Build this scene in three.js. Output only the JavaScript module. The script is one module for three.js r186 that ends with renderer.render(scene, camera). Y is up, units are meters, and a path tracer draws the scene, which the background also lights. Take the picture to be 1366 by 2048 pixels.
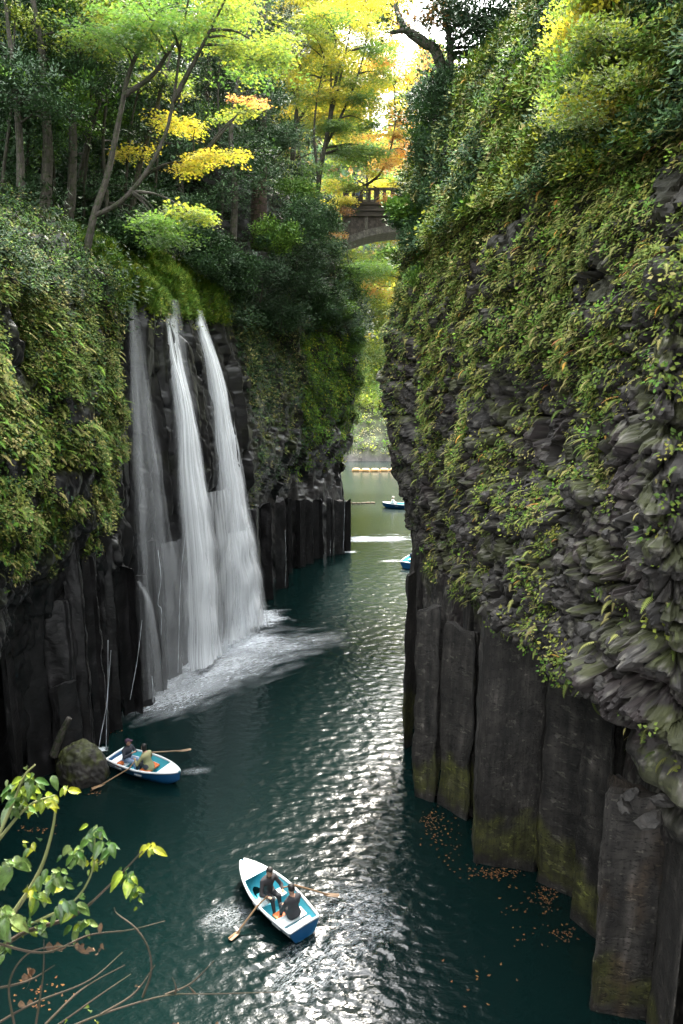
import * as THREE from 'three';
import { mergeGeometries, mergeVertices, toCreasedNormals } from 'three/addons/utils/BufferGeometryUtils.js';
import { MarchingCubes } from 'three/addons/objects/MarchingCubes.js';
import { createNoise3D } from 'simplex-noise';

// ---------------------------------------------------------------- camera, sky, sun, exposure
const scene = new THREE.Scene();
const F = 1450, PIT = Math.atan(304 / 1450), CH = 15, cp = Math.cos(PIT), sp = Math.sin(PIT);
const camera = new THREE.PerspectiveCamera(2 * Math.atan(1024 / F) * 180 / Math.PI, 683 / 1024, 0.1, 900);
camera.position.set(0, CH, 0);
camera.rotation.set(-PIT, 0, 0);
camera.focus = 30; camera.userData.fStop = 4;
const renderer = new THREE.WebGLRenderer({ antialias: true });
renderer.setSize(683, 1024);
renderer.toneMapping = THREE.LinearToneMapping;
renderer.toneMappingExposure = 6.8;
renderer.shadowMap.enabled = true;
const SUN = new THREE.Vector3(0.13, 0.70, -0.70).normalize();
{
  const w = 512, h = 256, data = new Float32Array(w * h * 4), dir = new THREE.Vector3();
  for (let j = 0; j < h; j++) for (let i = 0; i < w; i++) {
    const phi = (i + 0.5) / w * 2 * Math.PI - Math.PI, th = (j + 0.5) / h * Math.PI - Math.PI / 2;   // equirect, row 0 is the nadir
    dir.set(Math.cos(th) * Math.cos(phi), Math.sin(th), Math.cos(th) * Math.sin(phi));
    const up = Math.max(0, dir.y), near = Math.max(0, dir.dot(SUN)), halo = 0.30 * Math.pow(near, 3) + Math.pow(near, 14);
    const L = dir.y > 0 ? 0.85 + 0.20 * Math.pow(1 - up, 3) + 2.6 * halo : 0.85;
    const k = (j * w + i) * 4;
    data[k] = L * (0.95 + 0.05 * halo); data[k + 1] = L * (0.98 + 0.01 * halo); data[k + 2] = L; data[k + 3] = 1;
  }
  const sky = new THREE.DataTexture(data, w, h, THREE.RGBAFormat, THREE.FloatType);
  sky.mapping = THREE.EquirectangularReflectionMapping; sky.magFilter = THREE.LinearFilter; sky.minFilter = THREE.LinearFilter;
  sky.needsUpdate = true;
  scene.background = sky; scene.environment = sky;
}
const sun = new THREE.DirectionalLight(new THREE.Color(1, 0.93, 0.82), 4.0);
sun.position.copy(SUN).multiplyScalar(200); sun.target.position.set(0, 10, -50); sun.position.add(sun.target.position);
sun.castShadow = true; sun.shadow.radius = 20;
Object.assign(sun.shadow.camera, { left: -120, right: 120, top: 120, bottom: -120, near: 1, far: 500 });
scene.add(sun, sun.target);


// ---------------------------------------------------------------- helpers
function rng(seed) { let a = seed >>> 0; return () => { a = (a + 0x6D2B79F5) | 0; let t = Math.imul(a ^ (a >>> 15), 1 | a); t = (t + Math.imul(t ^ (t >>> 7), 61 | t)) ^ t; return ((t ^ (t >>> 14)) >>> 0) / 4294967296; }; }
const V = (x, y, z) => new THREE.Vector3(x, y, z);
const N3 = createNoise3D(rng(11)), N3b = createNoise3D(rng(12));
const fbm = (x, y, z, o = 4) => { let s = 0, a = 0.5; for (let i = 0; i < o; i++) { s += a * N3(x, y, z); x = x * 2.03 + 7; y = y * 2.03 + 3; z = z * 2.03 + 5; a *= 0.5; } return s; };
const sm = (a, b, x) => { const t = Math.min(1, Math.max(0, (x - a) / (b - a))); return t * t * (3 - 2 * t); };
const mix = (a, b, t) => a + (b - a) * t;
const hash = (a, b, c) => { let h = Math.imul(a | 0, 374761393) ^ Math.imul(b | 0, 668265263) ^ Math.imul(c | 0, 1274126177); h = Math.imul(h ^ (h >>> 13), 1274126177); h ^= h >>> 16; return (h >>> 0) / 4294967296; };
const X = (u, d, h) => (u - 683) / F * (d * cp + (CH - h) * sp);          // pixel column at forward distance d and height h
function P(u, v, d) { const a = (u - 683) / F, b = (1024 - v) / F, t = d / (cp + b * sp); return V(a * t, CH + (-sp + b * cp) * t, -d); }
function G(u, v, h = 0) { const a = (u - 683) / F, b = (1024 - v) / F, t = (h - CH) / (-sp + b * cp); return V(a * t, h, -(cp + b * sp) * t); }
// blocky rock: cells with tilted faces and dark joints between them
function cells(x, y, z) {
  const xi = Math.floor(x), yi = Math.floor(y), zi = Math.floor(z); let f1 = 9, f2 = 9, b = 0, cx = 0, cy = 0, cz = 0;
  for (let i = -1; i < 2; i++) for (let j = -1; j < 2; j++) for (let k = -1; k < 2; k++) {
    const a = xi + i, c = yi + j, e = zi + k, px = a + hash(a, c, e), py = c + hash(a + 57, c, e), pz = e + hash(a, c + 91, e);
    const d = (px - x) ** 2 + (py - y) ** 2 + (pz - z) ** 2;
    if (d < f1) { f2 = f1; f1 = d; b = hash(a, c, e + 33); cx = px - x; cy = py - y; cz = pz - z; } else if (d < f2) f2 = d;
  }
  return [Math.sqrt(f1), Math.sqrt(f2), b, cx, cy, cz];
}
function blocky(x, y, z) {
  const [f1, f2, b, cx, cy, cz] = cells(x, y, z), t = b * 6.283, joint = sm(0, 0.16, f2 - f1);
  return (b - 0.5) * 0.8 + (cx * Math.cos(t) + cy * Math.sin(t * 1.7) + cz * Math.sin(t)) * 0.55 - (1 - joint) * 0.45;
}
// periodic value noise for textures
function pn(x, y, per, seed) {
  const xi = Math.floor(x), yi = Math.floor(y), fx = x - xi, fy = y - yi, m = (a, p) => ((a % p) + p) % p, s = t => t * t * (3 - 2 * t);
  const h = (a, b) => hash(m(a, per[0]), m(b, per[1]), seed);
  return mix(mix(h(xi, yi), h(xi + 1, yi), s(fx)), mix(h(xi, yi + 1), h(xi + 1, yi + 1), s(fx)), s(fy));
}
function pfbm(u, v, fx, fy, oct, seed) { let s = 0, a = 0.5, n = 0; for (let o = 0; o < oct; o++) { s += a * pn(u * fx, v * fy, [fx, fy], seed + o * 17); n += a; a *= 0.55; fx *= 2; fy *= 2; } return s / n; }
function tex(w, h, fn, srgb = false) {
  const data = new Uint8Array(w * h * 4);
  for (let j = 0; j < h; j++) for (let i = 0; i < w; i++) {
    const c = fn((i + 0.5) / w, (j + 0.5) / h), k = (j * w + i) * 4, q = Array.isArray(c) ? c : [c, c, c];
    for (let n = 0; n < 3; n++) data[k + n] = Math.max(0, Math.min(255, q[n] * 255)); data[k + 3] = 255;
  }
  const t = new THREE.DataTexture(data, w, h); t.wrapS = t.wrapT = THREE.RepeatWrapping; t.magFilter = THREE.LinearFilter; t.minFilter = THREE.LinearMipmapLinearFilter; t.generateMipmaps = true;
  if (srgb) t.colorSpace = THREE.SRGBColorSpace; t.needsUpdate = true; return t;
}
const taken = {};
function numbered(name) { const n = taken[name] = (taken[name] ?? -1) + 1; return n ? name + '_' + String(n).padStart(3, '0') : name; }
function shade(o) { o.traverse(m => { if (m.isMesh) { m.castShadow = true; m.receiveShadow = true; } }); return o; }
function thing(name, label, category, pos = V(0, 0, 0), group, kind) {
  const o = new THREE.Group(); o.name = numbered(name); o.position.copy(pos); o.userData = { label, category };
  if (group) o.userData.group = group; if (kind) o.userData.kind = kind; scene.add(o); return o;
}
function part(parent, name, geo, mat) { const m = new THREE.Mesh(geo, mat); m.name = name; parent.add(m); return m; }
function single(name, label, category, geo, mat, group, kind) { const m = new THREE.Mesh(geo, mat); m.name = numbered(name); m.userData = { label, category }; if (group) m.userData.group = group; if (kind) m.userData.kind = kind; scene.add(m); return m; }
function bufGeo(pos, idx, col, uv) {
  const g = new THREE.BufferGeometry(); g.setAttribute('position', new THREE.Float32BufferAttribute(pos, 3));
  if (col) g.setAttribute('color', new THREE.Float32BufferAttribute(col, 3)); if (uv) g.setAttribute('uv', new THREE.Float32BufferAttribute(uv, 2));
  if (idx) g.setIndex(idx); g.computeVertexNormals(); return g;
}
// tapered tube through points; pts: Vector3[], r: radius at each
function tube(pts, rad, seg = 7, rough = 0, closed = true) {
  const pos = [], idx = [], uv = []; let t0 = V(0, 0, 0), n = null; let len = 0;
  for (let i = 0; i < pts.length; i++) {
    const t = V(0, 0, 0).subVectors(pts[Math.min(i + 1, pts.length - 1)], pts[Math.max(i - 1, 0)]).normalize();
    if (!n) { n = Math.abs(t.y) < 0.9 ? V(0, 1, 0) : V(1, 0, 0); } n = n.clone().sub(t.clone().multiplyScalar(n.dot(t))).normalize();
    const b = V(0, 0, 0).crossVectors(t, n); if (i) len += pts[i].distanceTo(pts[i - 1]);
    for (let k = 0; k <= seg; k++) {
      const a = k / seg * 2 * Math.PI, r = rad[i] * (1 + rough * N3(pts[i].x * 3 + Math.cos(a) * 2, pts[i].y * 1.3, pts[i].z * 3 + Math.sin(a) * 2));
      pos.push(pts[i].x + (n.x * Math.cos(a) + b.x * Math.sin(a)) * r, pts[i].y + (n.y * Math.cos(a) + b.y * Math.sin(a)) * r, pts[i].z + (n.z * Math.cos(a) + b.z * Math.sin(a)) * r); uv.push(k / seg, len);
    }
  }
  const w = seg + 1; for (let i = 0; i < pts.length - 1; i++) for (let k = 0; k < seg; k++) { const a = i * w + k; idx.push(a, a + w, a + 1, a + 1, a + w, a + w + 1); }
  if (closed) { const m = pts.length - 1; for (let k = 1; k < seg - 1; k++) { idx.push(0, k, k + 1); idx.push(m * w, m * w + k + 1, m * w + k); } }
  return bufGeo(pos, idx, null, uv);
}
function spline(pts, n) { return new THREE.CatmullRomCurve3(pts, false, 'centripetal').getPoints(n); }
function relative(g, p) { g.translate(-p.x, -p.y, -p.z); return g; }

// ---------------------------------------------------------------- materials
const rockBump = tex(512, 512, (u, v) => 0.55 * pfbm(u, v, 8, 8, 6, 3) + 0.45 * (1 - Math.abs(2 * pfbm(u, v, 6, 5, 5, 9) - 1)));
const rockTone = tex(512, 512, (u, v) => { const a = pfbm(u, v, 5, 5, 6, 21), l = sm(0.62, 0.70, pfbm(u, v, 14, 14, 4, 44)) * sm(0.5, 0.6, pfbm(u, v, 3, 3, 3, 47)), s = pfbm(u, v, 60, 60, 3, 5); const k = 0.50 + 0.5 * a + 0.22 * (s - 0.5); return [k + 0.24 * l, k * 0.985 + 0.25 * l, k * 0.97 + 0.22 * l]; }, true);
const M = {};
M.rock = new THREE.MeshStandardMaterial({ vertexColors: true, map: rockTone, roughness: 0.72, bumpMap: rockBump, bumpScale: 0.05 });
const colTone = tex(1024, 1024, (u, v) => { const run = pfbm(u, v, 26, 2, 4, 411), run2 = pfbm(u, v, 70, 3, 3, 431), g = pfbm(u, v, 8, 8, 6, 421), pit = sm(0.68, 0.74, pfbm(u, v, 70, 70, 2, 441)), li = sm(0.70, 0.74, pfbm(u, v, 22, 22, 4, 451)), crack = sm(0.03, 0.0, Math.abs(pfbm(u, v, 7, 5, 5, 461) - 0.5)), k = (0.34 + 0.42 * run + 0.20 * (run2 - 0.5) + 0.34 * (g - 0.4)) * (1 - 0.35 * pit) * (1 - 0.12 * crack); return [k + 0.30 * li, k * 0.985 + 0.31 * li, k * 0.965 + 0.28 * li]; }, true);
const colBump = tex(1024, 1024, (u, v) => { const pit = sm(0.66, 0.74, pfbm(u, v, 70, 70, 2, 441)), crack = sm(0.035, 0.0, Math.abs(pfbm(u, v, 7, 5, 5, 461) - 0.5)); return 0.75 * pfbm(u, v, 14, 7, 6, 471) + 0.25 - 0.20 * pit - 0.10 * crack; });
M.column = new THREE.MeshStandardMaterial({ vertexColors: true, map: colTone, roughness: 0.72, bumpMap: colBump, bumpScale: 0.06 });
M.wetRock = new THREE.MeshStandardMaterial({ vertexColors: true, map: rockTone, roughness: 0.42, bumpMap: rockBump, bumpScale: 0.05 });
M.leafGloss = new THREE.MeshPhysicalMaterial({ color: 0xffffff, roughness: 0.6, specularIntensity: 0.55, side: THREE.DoubleSide });
M.leafFlat = new THREE.MeshPhysicalMaterial({ color: 0xffffff, roughness: 0.9, specularIntensity: 0.4, side: THREE.DoubleSide });
M.leaf = new THREE.MeshPhysicalMaterial({ color: 0xffffff, roughness: 1, transmission: 0.62, thickness: 0, side: THREE.DoubleSide });
const barkTex = tex(256, 512, (u, v) => { const a = pfbm(u, v, 20, 6, 5, 71), m = sm(0.5, 0.62, pfbm(u, v, 5, 8, 4, 75)); const k = 0.45 + 0.5 * a; return [k * mix(1, 0.72, m), k * mix(1, 0.86, m), k * mix(1, 0.58, m)]; }, true);
const barkBump = tex(256, 512, (u, v) => pfbm(u, v, 24, 6, 5, 71));
M.bark = new THREE.MeshStandardMaterial({ color: new THREE.Color().setRGB(0.10, 0.085, 0.068), map: barkTex, bumpMap: barkBump, bumpScale: 0.03, roughness: 0.9 });
M.paleBark = new THREE.MeshStandardMaterial({ color: new THREE.Color().setRGB(0.12, 0.108, 0.09), map: barkTex, bumpMap: barkBump, bumpScale: 0.02, roughness: 0.9 });
M.redBark = new THREE.MeshStandardMaterial({ color: new THREE.Color().setRGB(0.12, 0.075, 0.055), map: barkTex, bumpMap: barkBump, bumpScale: 0.03, roughness: 0.9 });

// ---------------------------------------------------------------- leaf shapes
function leafPts(L, W, fold, droop, out, mat4) {           // a folded leaf along +y: four triangles
  const p = [V(0, 0, 0), V(-W / 2, L * 0.42, fold), V(0, L * 0.5, 0), V(W / 2, L * 0.42, fold), V(0, L, -droop)].map(q => q.applyMatrix4(mat4));
  for (const [a, b, c] of [[0, 2, 1], [0, 3, 2], [1, 2, 4], [2, 3, 4]]) out.push(...p[a].toArray(), ...p[b].toArray(), ...p[c].toArray());
}
const M4 = (p, q, s = 1) => new THREE.Matrix4().compose(p, q, V(s, s, s));
const QE = (x, y, z) => new THREE.Quaternion().setFromEuler(new THREE.Euler(x, y, z, 'YXZ'));
function soup(out) { const g = new THREE.BufferGeometry(); g.setAttribute('position', new THREE.Float32BufferAttribute(out, 3)); g.computeVertexNormals(); return g; }
function clusterGeo(seed, n, R, L, W, flat = 1, droopy = 0) {
  const r = rng(seed), out = [];
  for (let i = 0; i < n; i++) {
    const a = r() * 6.283, rr = R * Math.sqrt(r()), y = (r() - 0.5) * 2 * R * flat, s = 0.7 + 0.6 * r();
    leafPts(L * s, W * s, L * 0.08, L * 0.12, out, M4(V(Math.cos(a) * rr, y, Math.sin(a) * rr), QE(0, -a + Math.PI / 2 + (r() - 0.5) * 1.5, 0).multiply(QE(1.25 + droopy + (r() - 0.5) * 0.9, 0, (r() - 0.5) * 1.0))));
  }
  return soup(out);
}
function mapleGeo(seed, n, R, L) {            // flat spray of small star-shaped leaves
  const r = rng(seed), out = [];
  for (let i = 0; i < n; i++) {
    const a = r() * 6.283, rr = R * Math.pow(r(), 0.6), s = (0.7 + 0.6 * r()) * L, m = M4(V(Math.cos(a) * rr, (r() - 0.5) * R * 0.22 - rr * rr * 0.25, Math.sin(a) * rr), QE((r() - 0.5) * 1.1, r() * 6.283, (r() - 0.5) * 1.1));
    for (const k of [-1.15, -0.5, 0, 0.5, 1.15]) {
      const l = s * (1 - 0.3 * Math.abs(k)), p = [V(0, 0, 0), V(Math.sin(k - 0.22) * l * 0.5, 0, Math.cos(k - 0.22) * l * 0.5), V(Math.sin(k) * l, -0.1 * l, Math.cos(k) * l), V(Math.sin(k + 0.22) * l * 0.5, 0, Math.cos(k + 0.22) * l * 0.5)].map(q => q.applyMatrix4(m));
      for (const [x, y, z] of [[0, 2, 1], [0, 3, 2]]) out.push(...p[x].toArray(), ...p[y].toArray(), ...p[z].toArray());
    }
  }
  return soup(out);
}
function frondGeo(L, W, n, arch) {            // fern frond: along +y, arching to -z
  const out = [], at = t => { const a = arch * t; return V(0, L * Math.sin(a) / Math.max(arch, 0.01), -L * (1 - Math.cos(a)) / Math.max(arch, 0.01)); };
  for (let i = 0; i < n; i++) {
    const t = 0.12 + 0.88 * i / n, p = at(t), q = at(Math.min(1, t + 0.9 / n)), w = W * Math.sin(Math.PI * Math.pow(t, 0.55)) * 0.5 + 0.01 * L, d = q.clone().sub(p);
    for (const s of [-1, 1]) { const tip = p.clone().addScaledVector(d, 1.3).add(V(s * w, 0, 0)); tip.z -= w * 0.25; out.push(...p.toArray(), ...tip.toArray(), ...q.toArray()); }
  }
  for (let i = 0; i < 4; i++) { const a = at(i / 4), b = at((i + 1) / 4), w = 0.006 * L + 0.003; out.push(a.x - w, a.y, a.z, b.x, b.y, b.z, a.x + w, a.y, a.z); }
  return soup(out);
}
function bladeGeo(seed, n, L, W) {            // tuft of arching blades
  const r = rng(seed), out = [];
  for (let i = 0; i < n; i++) {
    const a = r() * 6.283, l = L * (0.6 + 0.6 * r()), out0 = 0.25 + 0.65 * r(), w = W * (0.6 + 0.7 * r()), dx = Math.cos(a), dz = Math.sin(a), bx = dx * 0.06 * L, bz = dz * 0.06 * L;
    let prev = null;
    for (let k = 0; k <= 3; k++) {
      const t = k / 3, hx = out0 * l * t * t, y = l * (t - 0.45 * out0 * t * t), ww = w * (1 - t * t) * 0.5 + 0.001, c = [V(bx + dx * hx - dz * ww, y, bz + dz * hx + dx * ww), V(bx + dx * hx + dz * ww, y, bz + dz * hx - dx * ww)];
      if (prev) out.push(...prev[0].toArray(), ...prev[1].toArray(), ...c[0].toArray(), ...prev[1].toArray(), ...c[1].toArray(), ...c[0].toArray());
      prev = c;
    }
  }
  return soup(out);
}
const LG = {
  broad: [1, 2, 3].map(s => clusterGeo(s, 12, 0.26, 0.15, 0.06, 0.6)),
  small: [4, 5].map(s => clusterGeo(s, 14, 0.16, 0.075, 0.045, 0.5)),
  maple: [6, 7, 8].map(s => mapleGeo(s, 16, 0.42, 0.10)),
  needle: [9, 10].map(s => clusterGeo(s, 16, 0.30, 0.26, 0.035, 0.35, 0.2)),
  frond: [frondGeo(0.34, 0.12, 11, 1.1), frondGeo(0.42, 0.11, 13, 1.6)],
  bigFrond: [frondGeo(0.9, 0.26, 20, 1.3)],
  blade: [12, 13].map(s => bladeGeo(s, 16, 0.62, 0.03)),
  ivy: [14, 15].map(s => clusterGeo(s, 9, 0.17, 0.085, 0.06, 0.3, 0.5)),
  far: [16, 17].map(s => clusterGeo(s, 12, 0.75, 0.5, 0.26, 0.6)),
};
const C = (r, g, b) => new THREE.Color().setRGB(r, g, b);
const PAL = {
  evergreen: [C(0.032, 0.075, 0.026), C(0.044, 0.095, 0.028), C(0.055, 0.115, 0.036), C(0.045, 0.088, 0.042)],
  dark: [C(0.024, 0.052, 0.022), C(0.032, 0.066, 0.026), C(0.040, 0.078, 0.034)],
  fresh: [C(0.085, 0.18, 0.022), C(0.11, 0.22, 0.028), C(0.15, 0.25, 0.03), C(0.07, 0.15, 0.025)],
  yellow: [C(0.52, 0.45, 0.03), C(0.44, 0.42, 0.03), C(0.34, 0.38, 0.03), C(0.56, 0.42, 0.04)],
  lime: [C(0.17, 0.25, 0.03), C(0.23, 0.29, 0.03), C(0.30, 0.32, 0.03), C(0.12, 0.19, 0.03)],
  orange: [C(0.60, 0.30, 0.06), C(0.62, 0.25, 0.06), C(0.60, 0.38, 0.07), C(0.55, 0.40, 0.07)],
  fern: [C(0.12, 0.16, 0.035), C(0.17, 0.205, 0.05), C(0.23, 0.235, 0.075), C(0.09, 0.135, 0.03), C(0.27, 0.24, 0.09)],
  moss: [C(0.12, 0.165, 0.028), C(0.17, 0.20, 0.034), C(0.09, 0.135, 0.025), C(0.22, 0.215, 0.045), C(0.065, 0.11, 0.025)],
  rust: [C(0.34, 0.16, 0.05), C(0.28, 0.13, 0.05), C(0.42, 0.24, 0.05)],
};
const pick = (a, r) => a[Math.floor(r() * a.length) % a.length];
function scatter(name, geo, mat, list, parent) {           // list: {p, q, s, c}
  const m = new THREE.InstancedMesh(geo, mat, list.length), mm = new THREE.Matrix4(), sc = V(1, 1, 1);
  list.forEach((o, i) => { mm.compose(o.p, o.q, typeof o.s === 'number' ? sc.set(o.s, o.s, o.s) : o.s); m.setMatrixAt(i, mm); m.setColorAt(i, o.c); });
  m.name = parent ? name : numbered(name); m.userData.kind = 'stuff'; (parent || scene).add(m); return m;
}
const UP = V(0, 1, 0);
function tint(pal, r, j = 0.25) { const c = pick(pal, r).clone(), k = 1 + (r() - 0.5) * 2 * j; return c.multiplyScalar(k); }
// ---------------------------------------------------------------- cliffs
const cr = (a, b, c, d, t) => 0.5 * (2 * b + (c - a) * t + (2 * a - 5 * b + 4 * c - d) * t * t + (3 * b - a - 3 * c + d) * t * t * t);
function wall(cols, rows, ns, nt, disp, color, side, rowWeight) {
  const n = cols.length, m = rows.length, K = cols.map(c => rows.map((h, j) => c[j].clone()));
  const cum = w => { const o = [0]; w.forEach(x => o.push(o[o.length - 1] + x)); return o.map(x => x / o[o.length - 1]); };
  const cs = cum(K.slice(1).map((c, i) => { const d = -0.5 * (c[5].z + K[i][5].z); return c[5].distanceTo(K[i][5]) / Math.max(9, d) * (d < 9 ? 0.06 : d < 12 ? 1 : d < 36 ? 3.4 : d < 60 ? 2.2 : 0.5); })), ct = cum(rows.slice(1).map((h, j) => (h - rows[j]) * (rowWeight ? rowWeight(h) : 1)));
  const loc = (c, t) => { let i = 0; while (i < c.length - 2 && t > c[i + 1]) i++; return [i, (t - c[i]) / (c[i + 1] - c[i])]; };
  const at = (s, t) => {
    const [i, a] = loc(cs, s), [j, b] = loc(ct, t), o = V(0, 0, 0), q = (k, l) => K[Math.max(0, Math.min(n - 1, k))][Math.max(0, Math.min(m - 1, l))];
    for (const ax of ['x', 'y', 'z']) { const v = [-1, 0, 1, 2].map(k => cr(q(i + k, j - 1)[ax], q(i + k, j)[ax], q(i + k, j + 1)[ax], q(i + k, j + 2)[ax], b)); o[ax] = cr(...v, a); }
    return o;
  };
  const base = [], pos = [], nor = [], col = [], uv = [], idx = [];
  for (let i = 0; i <= ns; i++) for (let j = 0; j <= nt; j++) base.push(at(i / ns, j / nt));
  const B = (i, j) => base[Math.max(0, Math.min(ns, i)) * (nt + 1) + Math.max(0, Math.min(nt, j))];
  const a = V(0, 0, 0), b = V(0, 0, 0); let along = [0];
  for (let i = 1; i <= ns; i++) along.push(along[i - 1] + B(i, nt >> 1).distanceTo(B(i - 1, nt >> 1)));
  for (let i = 0; i <= ns; i++) for (let j = 0; j <= nt; j++) {
    a.subVectors(B(i + 1, j), B(i - 1, j)); b.subVectors(B(i, j + 1), B(i, j - 1)); const nn = V(0, 0, 0).crossVectors(a, b).normalize().multiplyScalar(side);
    const p = B(i, j).clone().addScaledVector(nn, disp(B(i, j), nn)); pos.push(p.x, p.y, p.z); nor.push(nn); uv.push(along[i] / 2.6, B(i, j).y / 2.6);
  }
  for (let i = 0; i < ns; i++) for (let j = 0; j < nt; j++) { const k = i * (nt + 1) + j, w = nt + 1; side > 0 ? idx.push(k, k + w, k + 1, k + 1, k + w, k + w + 1) : idx.push(k, k + 1, k + w, k + 1, k + w + 1, k + w); }
  const g = bufGeo(pos, idx, null, uv), N = g.attributes.normal;
  for (let k = 0; k < nor.length; k++) col.push(...color(V(pos[3 * k], pos[3 * k + 1], pos[3 * k + 2]), V(N.getX(k), N.getY(k), N.getZ(k))));
  g.setAttribute('color', new THREE.Float32BufferAttribute(col, 3));
  const sample = r => {                                       // a random point on the face, even over the picture
    const i = Math.floor(r() * ns), j = Math.floor(r() * nt), k = i * (nt + 1) + j, l = k + nt + 2, t = r();
    return { p: V(mix(pos[3 * k], pos[3 * l], t), mix(pos[3 * k + 1], pos[3 * l + 1], t), mix(pos[3 * k + 2], pos[3 * l + 2], t)), n: V(N.getX(k), N.getY(k), N.getZ(k)), b: nor[k] };
  };
  return { g, sample };
}
const RR = [-1.5, 0, 3, 6.5, 7.5, 8.0, 9, 11, 13.5, 16, 18, 20, 24, 28, 34, 44];
function rcol(d, u, x) { return RR.map((h, j) => { let xx; if (u) xx = X(u[Math.min(j, u.length - 1)], d, h); else xx = x[Math.min(j, x.length - 1)]; const L = (u || x).length; if (j >= L) xx += (h - RR[L - 1]) * 0.95; return V(xx, h, -d - (j >= 11 && d < 30 ? (h - 20) * 0.15 : 0)); }); }
const rightCols = [
  rcol(-48, null, [-5, -5, -5, -5, -5, -5, -5, -5, -5, -4, -3, 0]), rcol(-25, null, [5.5, 5.5, 5.5, 5.5, 5.5, 5.5, 5.5, 5.5, 5.7, 6.4, 7.4, 9]), rcol(-8, null, [7.6, 7.6, 7.7, 7.8, 7.6, 7.6, 7.6, 7.6, 7.8, 8.4, 9.4, 11]),
  rcol(3, null, [7.6, 7.6, 7.7, 7.8, 7.6, 7.6, 7.6, 7.6, 7.8, 8.4, 9.4, 11]),
  rcol(9, null, [7.5, 7.5, 7.5, 7.6, 7.5, 7.4, 7.4, 7.4, 7.6, 8.2, 9.4, 11]),
  rcol(12, null, [8.4, 8.4, 8.4, 7.5, 7.4, 7.3, 7.2, 7.1, 7.2, 7.7, 9.0, 10.8]),
  rcol(12.7, [1450, 1450, 1450, 1372, 1350, 1342, 1332, 1328, 1312, 1340, 1430, 1560, 1850]),
  rcol(13.7, [1375, 1375, 1375, 1300, 1262, 1234, 1240, 1254, 1268, 1298, 1368, 1470, 1690]),
  rcol(15, [1262, 1262, 1272, 1310, 1300, 1148, 1150, 1174, 1198, 1226, 1264, 1340, 1520]),
  rcol(17.5, [1182, 1182, 1190, 1220, 1214, 1030, 1034, 1062, 1092, 1118, 1145, 1205, 1360]),
  rcol(19.2, [1100, 1100, 1106, 1124, 1120, 974, 978, 998, 1022, 1042, 1062, 1110, 1232]),
  rcol(21, [1000, 1000, 1000, 1004, 990, 940, 936, 938, 948, 960, 980, 1028, 1122]),
  rcol(23.5, [905, 905, 910, 922, 930, 922, 912, 906, 905, 907, 922, 958, 1032]),
  rcol(26, [856, 856, 858, 864, 868, 870, 872, 876, 882, 885, 892, 920, 975]),
  rcol(29, [836, 836, 838, 840, 839, 838, 834, 824, 820, 824, 838, 866, 920]),
  rcol(32, [814, 814, 818, 825, 820, 815, 804, 779, 772, 771, 792, 822, 870]),
  rcol(34.5, [832, 832, 834, 838, 836, 832, 822, 802, 796, 800, 822, 846, 888]),
  rcol(42, null, [6.3, 6.3, 6.3, 6.3, 6.3, 6.3, 6.3, 6.2, 6.2, 6.4, 7, 8, 11]),
  rcol(58, null, [12, 12, 12, 12, 12, 12, 12, 12.5, 13, 13.5, 14.5, 16, 19]),
  rcol(85, null, [34, 34, 34, 34, 34, 34, 35, 36, 37, 38, 40, 42, 46]),
  rcol(125, null, [70, 70, 71, 72, 72, 72, 73, 74, 75, 76, 78, 80, 84]),
];
function rightDisp(p, n) {
  const h = p.y, d = -p.z, big = fbm(p.x * 0.22, p.y * 0.22, p.z * 0.22, 3) * 0.7;
  const low = 1 - sm(7.2, 7.9, h), slope = sm(17, 20, h), prow = sm(27, 30, d) ;
  const k1 = blocky(p.x * 1.5, p.y * 1.7, p.z * 1.5) * 0.34, k2 = blocky(p.x * 3.3 + 5, p.y * 3.0, p.z * 3.3) * 0.13;
  const strata = blocky(p.x * 0.8, p.y * 1.5 + 0.4 * p.z, p.z * 0.35) * 0.42;
  const face = mix(big * 0.6 + k1 * 1.25 + k2 * 1.3 + 0.05 * fbm(p.x * 5, p.y * 5, p.z * 5, 2), big * 0.5 + strata + k1 * 0.5 + k2 * 0.6, prow);
  const near = sm(15.5, 14.4, d) * (1 - slope);               // folded rock above the near columns
  const hollow = sm(11.2, 12.3, h) * sm(15.2, 14, h) * sm(15.6, 16.8, d) * sm(21, 19.5, d) * 0.55;
  const wavy = -hollow + near * 0.22 * Math.sin(p.y * 5.5 + p.x * 2.2 + 2.5 * fbm(p.x * 0.6, p.y * 0.5, p.z * 0.6, 2)) * sm(5.2, 6.2, h) * sm(11.5, 9.5, h);
  return mix(mix(face, big * 0.2 + fbm(p.x * 1.3, p.y * 0.35, p.z * 1.3, 4) * 0.18, low), big * 0.9 + fbm(p.x * 0.8, p.y * 0.8, p.z * 0.8, 4) * 0.5, slope) + wavy;
}
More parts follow.
